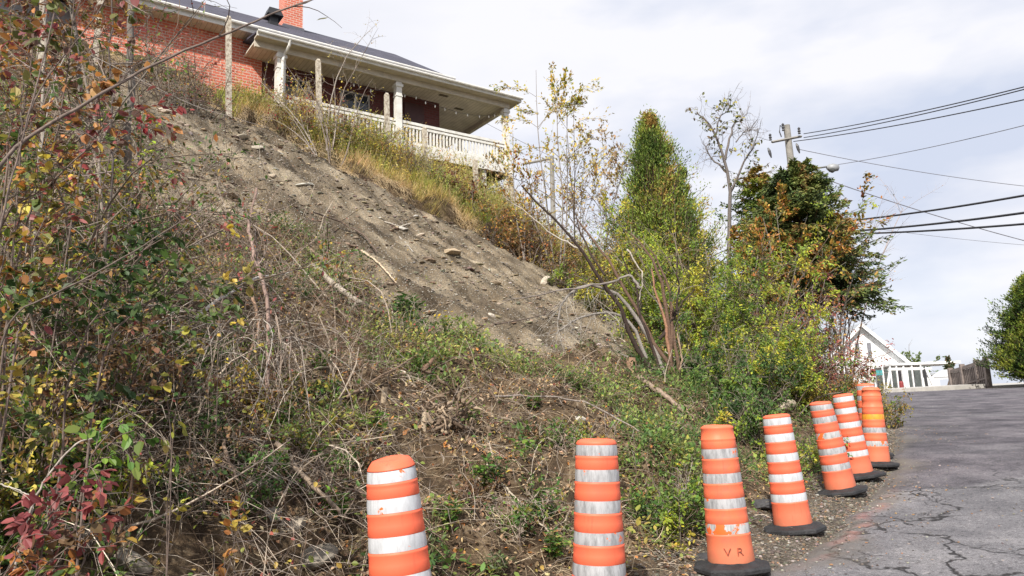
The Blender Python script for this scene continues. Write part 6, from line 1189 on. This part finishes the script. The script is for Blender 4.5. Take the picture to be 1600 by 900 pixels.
for k, (px_, y0_, y1_, Yk, lab, pal, nl) in enumerate(((40, 560, 330, 5.2, 'yellow green leaved thicket shrub at the left edge, behind the nearest leaves', GYEL+BRN, 900), (130, 480, 250, 6.0, 'green and yellow small leaved shrub left of the grey trunk', GYEL+OLIVE, 1200), (205, 470, 360, 6.6, 'yellowing small leaved shrub at the left edge of the slide', YEL+GRN, 600), (150, 700, 500, 4.6, 'brown and green leaved shrub in the middle of the left thicket', BRN+GRN, 900), (20, 780, 600, 3.8, 'brown leaved shrub at the left edge above the corner sprig', BRN+YEL+GRN, 700), (110, 250, 40, 6.5, 'orange leaved shrub behind the top left leaves', ORG+BRN+OLIVE, 1300), (30, 200, -20, 6.0, 'russet shrub filling the far top left corner', ORG+REDP+BRN, 1300))):
    wd = 60
    spray(lab, [[(px_+a, y0_, Yk), (px_+a*1.5, (y0_+y1_)/2, Yk), (px_+a*2.2+rs.normal()*15, y1_+rs.uniform(-10, 30), Yk)] for a in (-30, -12, 5, 18, 34)], int(nl*1.7), .042, pal, r0=.007, seed=20+k, nside=12, sidelen=.55, npal=1.6)
LT = 'leafy shrubs of the left thicket'
for a in (('dense rust and green shrub behind the top left corner leaves', 35, -40, 5.6, 1.5, 9000, .045, ORG+OLIVE+GRN+REDP, 31),
          ('dense olive shrub right of the top left corner one', 130, 60, 6.6, 1.4, 7000, .045, OLIVE+GRN+BRN, 32),
          ('dense dark green shrub behind the glossy leaved branch', 90, 330, 5.0, 1.3, 9000, .042, GRN+BRN+OLIVE, 33),
          ('dark green and brown shrub right of the glossy leaved branch', 230, 430, 5.6, 1.3, 6500, .042, GRN+BRN+YEL[:1], 34),
          ('low brown and green shrub at the left edge over the corner sprig', 10, 560, 4.0, 1.0, 6500, .038, BRN+GRN+OLIVE, 35),
          ('low green shrub in the hollow left of the bottom boulders', 110, 620, 4.3, 1.0, 5000, .038, GRN+GYEL+BRN, 36),
          ('low leafy green shrub below the bleached forked branch', 420, 560, 6.6, 1.2, 5000, .045, GRN+OLIVE+BRN, 37),
          ('small leafy shrub right of the drooping stem curtain', 350, 660, 5.0, .9, 3000, .036, BRN+GRN, 38)):
    bushmass('thicket_shrub', a[0], 'shrub', a[1], a[2], a[3], a[4], a[5], a[6], a[7], group=LT, seed=a[8], nst=26, dens=.30)
# grey trunks standing in the left thicket
def trunk(label, pts, r0, r1, col=(.17, .15, .13), ntw=14, twl=.6):
    W_ = np.array([P(*a) for a in pts]); g0 = W_[0].copy(); g0[2] = G(g0[0], g0[1])-.1; W_ = np.concatenate([[g0], W_]); n = 18; t0 = np.linspace(0, len(W_)-1, n); L_ = np.stack([np.interp(t0, range(len(W_)), W_[:, c]) for c in range(3)], -1); L_[1:-1] += rs.normal(size=(n-2, 3))*.010; L_ -= g0
    root = empty('thin_tree', g0, label, 'tree', 'thin grey trunks in the left thicket'); Geo().tubes(L_[None], np.linspace(r0, r1, n)[None], 9, col).build('trunk', BARK, root, smooth=True)
    q, d, _ = sample_along(L_[None], ntw, .3); D = d*.6+norm(rs.normal(size=d.shape)); tw = twigs(q, D, rs.uniform(.3, 1, ntw)*twl, 7, .1, .1); g = Geo(); g.tubes(tw, taper(ntw, 7, .006, .0018), 4, (.25, .20, .17)); q, d, _ = sample_along(tw, 5, .2); tw = twigs(q, d*.6+norm(rs.normal(size=d.shape))*.7, rs.uniform(.2, 1, len(q))*twl*.5, 5, .1, .12); g.tubes(tw, taper(len(q), 5, .0035, .0014), 3, (.28, .22, .18)); g.build('twigs', BARK, root)
trunk('thickest grey trunk at the left of the slide, running out of the top', [(200, 310, 7.2), (201, 200, 7.1), (203, 80, 7.0), (206, -60, 6.9)], .042, .030)
trunk('slim grey trunk left of the thickest one', [(130, 330, 6.2), (127, 220, 6.2), (122, 90, 6.1), (112, -60, 6.0)], .026, .016, ntw=18)
trunk('pale straight stem rising left of the slim grey trunk', [(60, 330, 5.6), (66, 180, 5.6), (70, -60, 5.5)], .016, .010, (.34, .30, .25))
trunk('pale leaning stem above the green leaved branch', [(165, 420, 5.6), (158, 300, 5.6), (150, 200, 5.6), (128, 100, 5.5)], .014, .009, (.26, .22, .18))
trunk('brown upright stem in the middle of the left thicket', [(420, 470, 6.2), (395, 400, 6.2), (388, 340, 6.2)], .018, .012, (.34, .24, .20), ntw=8)
trunk('thin dark stem between the thickest trunk and the slide', [(175, 260, 5.2), (172, 120, 5.2), (178, -40, 5.2)], .010, .005, (.10, .08, .07))
# long arching branches close to the camera
def arch(label, pts, r0, r1, col=(.17, .13, .11), nt_=8, twl=.35, leaves_=0, pal=None):
    W_ = np.array([P(*a) for a in pts]); g0 = W_[0]+np.array([-.25, .1, 0]); g0[2] = G(g0[0], g0[1])-.05; W_ = np.concatenate([[g0], W_]); n = 30; t0 = np.linspace(0, len(W_)-1, n); L_ = np.stack([np.interp(t0, range(len(W_)), W_[:, c]) for c in range(3)], -1)
    for _ in range(3): L_[1:-1] = (L_[:-2]+2*L_[1:-1]+L_[2:])/4
    L_[1:-1] += rs.normal(size=(n-2, 3))*.0012; o0 = L_[0].copy(); L_ -= o0; root = empty('arching_branch', o0, label, 'branch', 'long bare branches close to the camera')
    Geo().tubes(L_[None], np.linspace(r0, r1, n)[None], 8, col).build('limb', BARK, root, smooth=True); q, d, _ = sample_along(L_[None], nt_, .25); tw = twigs(q, d*.8+norm(rs.normal(size=d.shape))*.6, rs.uniform(.3, 1, nt_)*twl, 7, .3, .10); g = Geo(); g.tubes(tw, taper(nt_, 7, r0*.35, .0008), 4, col); g.build('side_twigs', BARK, root)
    if leaves_: q, d, _ = sample_along(tw, 3, .4); q = q[rs.permutation(len(q))[:leaves_]]; g = Geo(); g.leaves(q, .05, mixcol(pal, len(q)), droop=1.2, asp=.5); g.build('leaves', LEAF, root)
arch('long dark branch sweeping up from the left edge to the top of the frame', [(-40, 268, 2.6), (60, 205, 2.6), (140, 158, 2.6), (210, 115, 2.65), (290, 78, 2.7), (380, 42, 2.7), (440, 15, 2.75), (500, -5, 2.8)], .0075, .0028, nt_=5, leaves_=6, pal=[(1, (.12, .12, .04)), (1, (.4, .3, .05))])
arch('grey branch slanting up through the left thicket', [(0, 500, 3.0), (60, 470, 3.0), (150, 428, 3.05), (230, 380, 3.1), (300, 335, 3.2), (345, 312, 3.3)], .0045, .002, (.14, .11, .09), nt_=5)
arch('thin bare twig curving below the brick wall', [(150, 95, 4.2), (260, 150, 4.4), (330, 160, 4.6), (350, 170, 4.7), (352, 210, 4.8)], .004, .0015, nt_=5, twl=.25)
arch('thin straight twig falling right across the slide top', [(90, 60, 4.6), (200, 115, 4.8), (300, 165, 5.0), (420, 200, 5.3)], .004, .0015, (.33, .29, .26), nt_=4, twl=.2)
arch('pale thin branch at the lower left edge', [(-20, 752, 2.6), (20, 762, 2.6), (50, 775, 2.6)], .003, .002, (.40, .36, .30), nt_=0+1, twl=.1)
arch('dark upright twig in front of the top left leaves', [(0, 345, 2.5), (30, 240, 2.5), (60, 120, 2.5), (85, 20, 2.5)], .004, .002, nt_=6, twl=.25)
arch('curved pale stem arching through the lower left thicket', [(20, 900, 3.0), (45, 800, 3.0), (75, 740, 3.0), (120, 690, 3.05), (165, 680, 3.1)], .005, .003, (.34, .29, .25), nt_=5, twl=.25)
# curtain of drooping dead stems at lower left
q = gpt(300, 640, .35); cu_ = empty('dead_bramble', q, 'curtain of long drooping dead stems above the bottom left boulders', 'brambles'); n = 170
P0 = np.stack([rs.uniform(-.75, .8, n), rs.normal(size=n)*.25, rs.uniform(-.05, .45, n)], -1); D = rs.normal(size=(n, 3))*.5+np.array([0, -.55, .35]); pl = twigs(P0, D, rs.uniform(.5, 1.6, n), 9, 3.2, .10); g = Geo(); g.tubes(pl, taper(n, 9, .0048, .0016)*rs.uniform(.5, 1.1, (n, 1)), 4, barkcol(n, (.42, .38, .33), (.22, .16, .12))); g.build('stems', BARK, cu_)
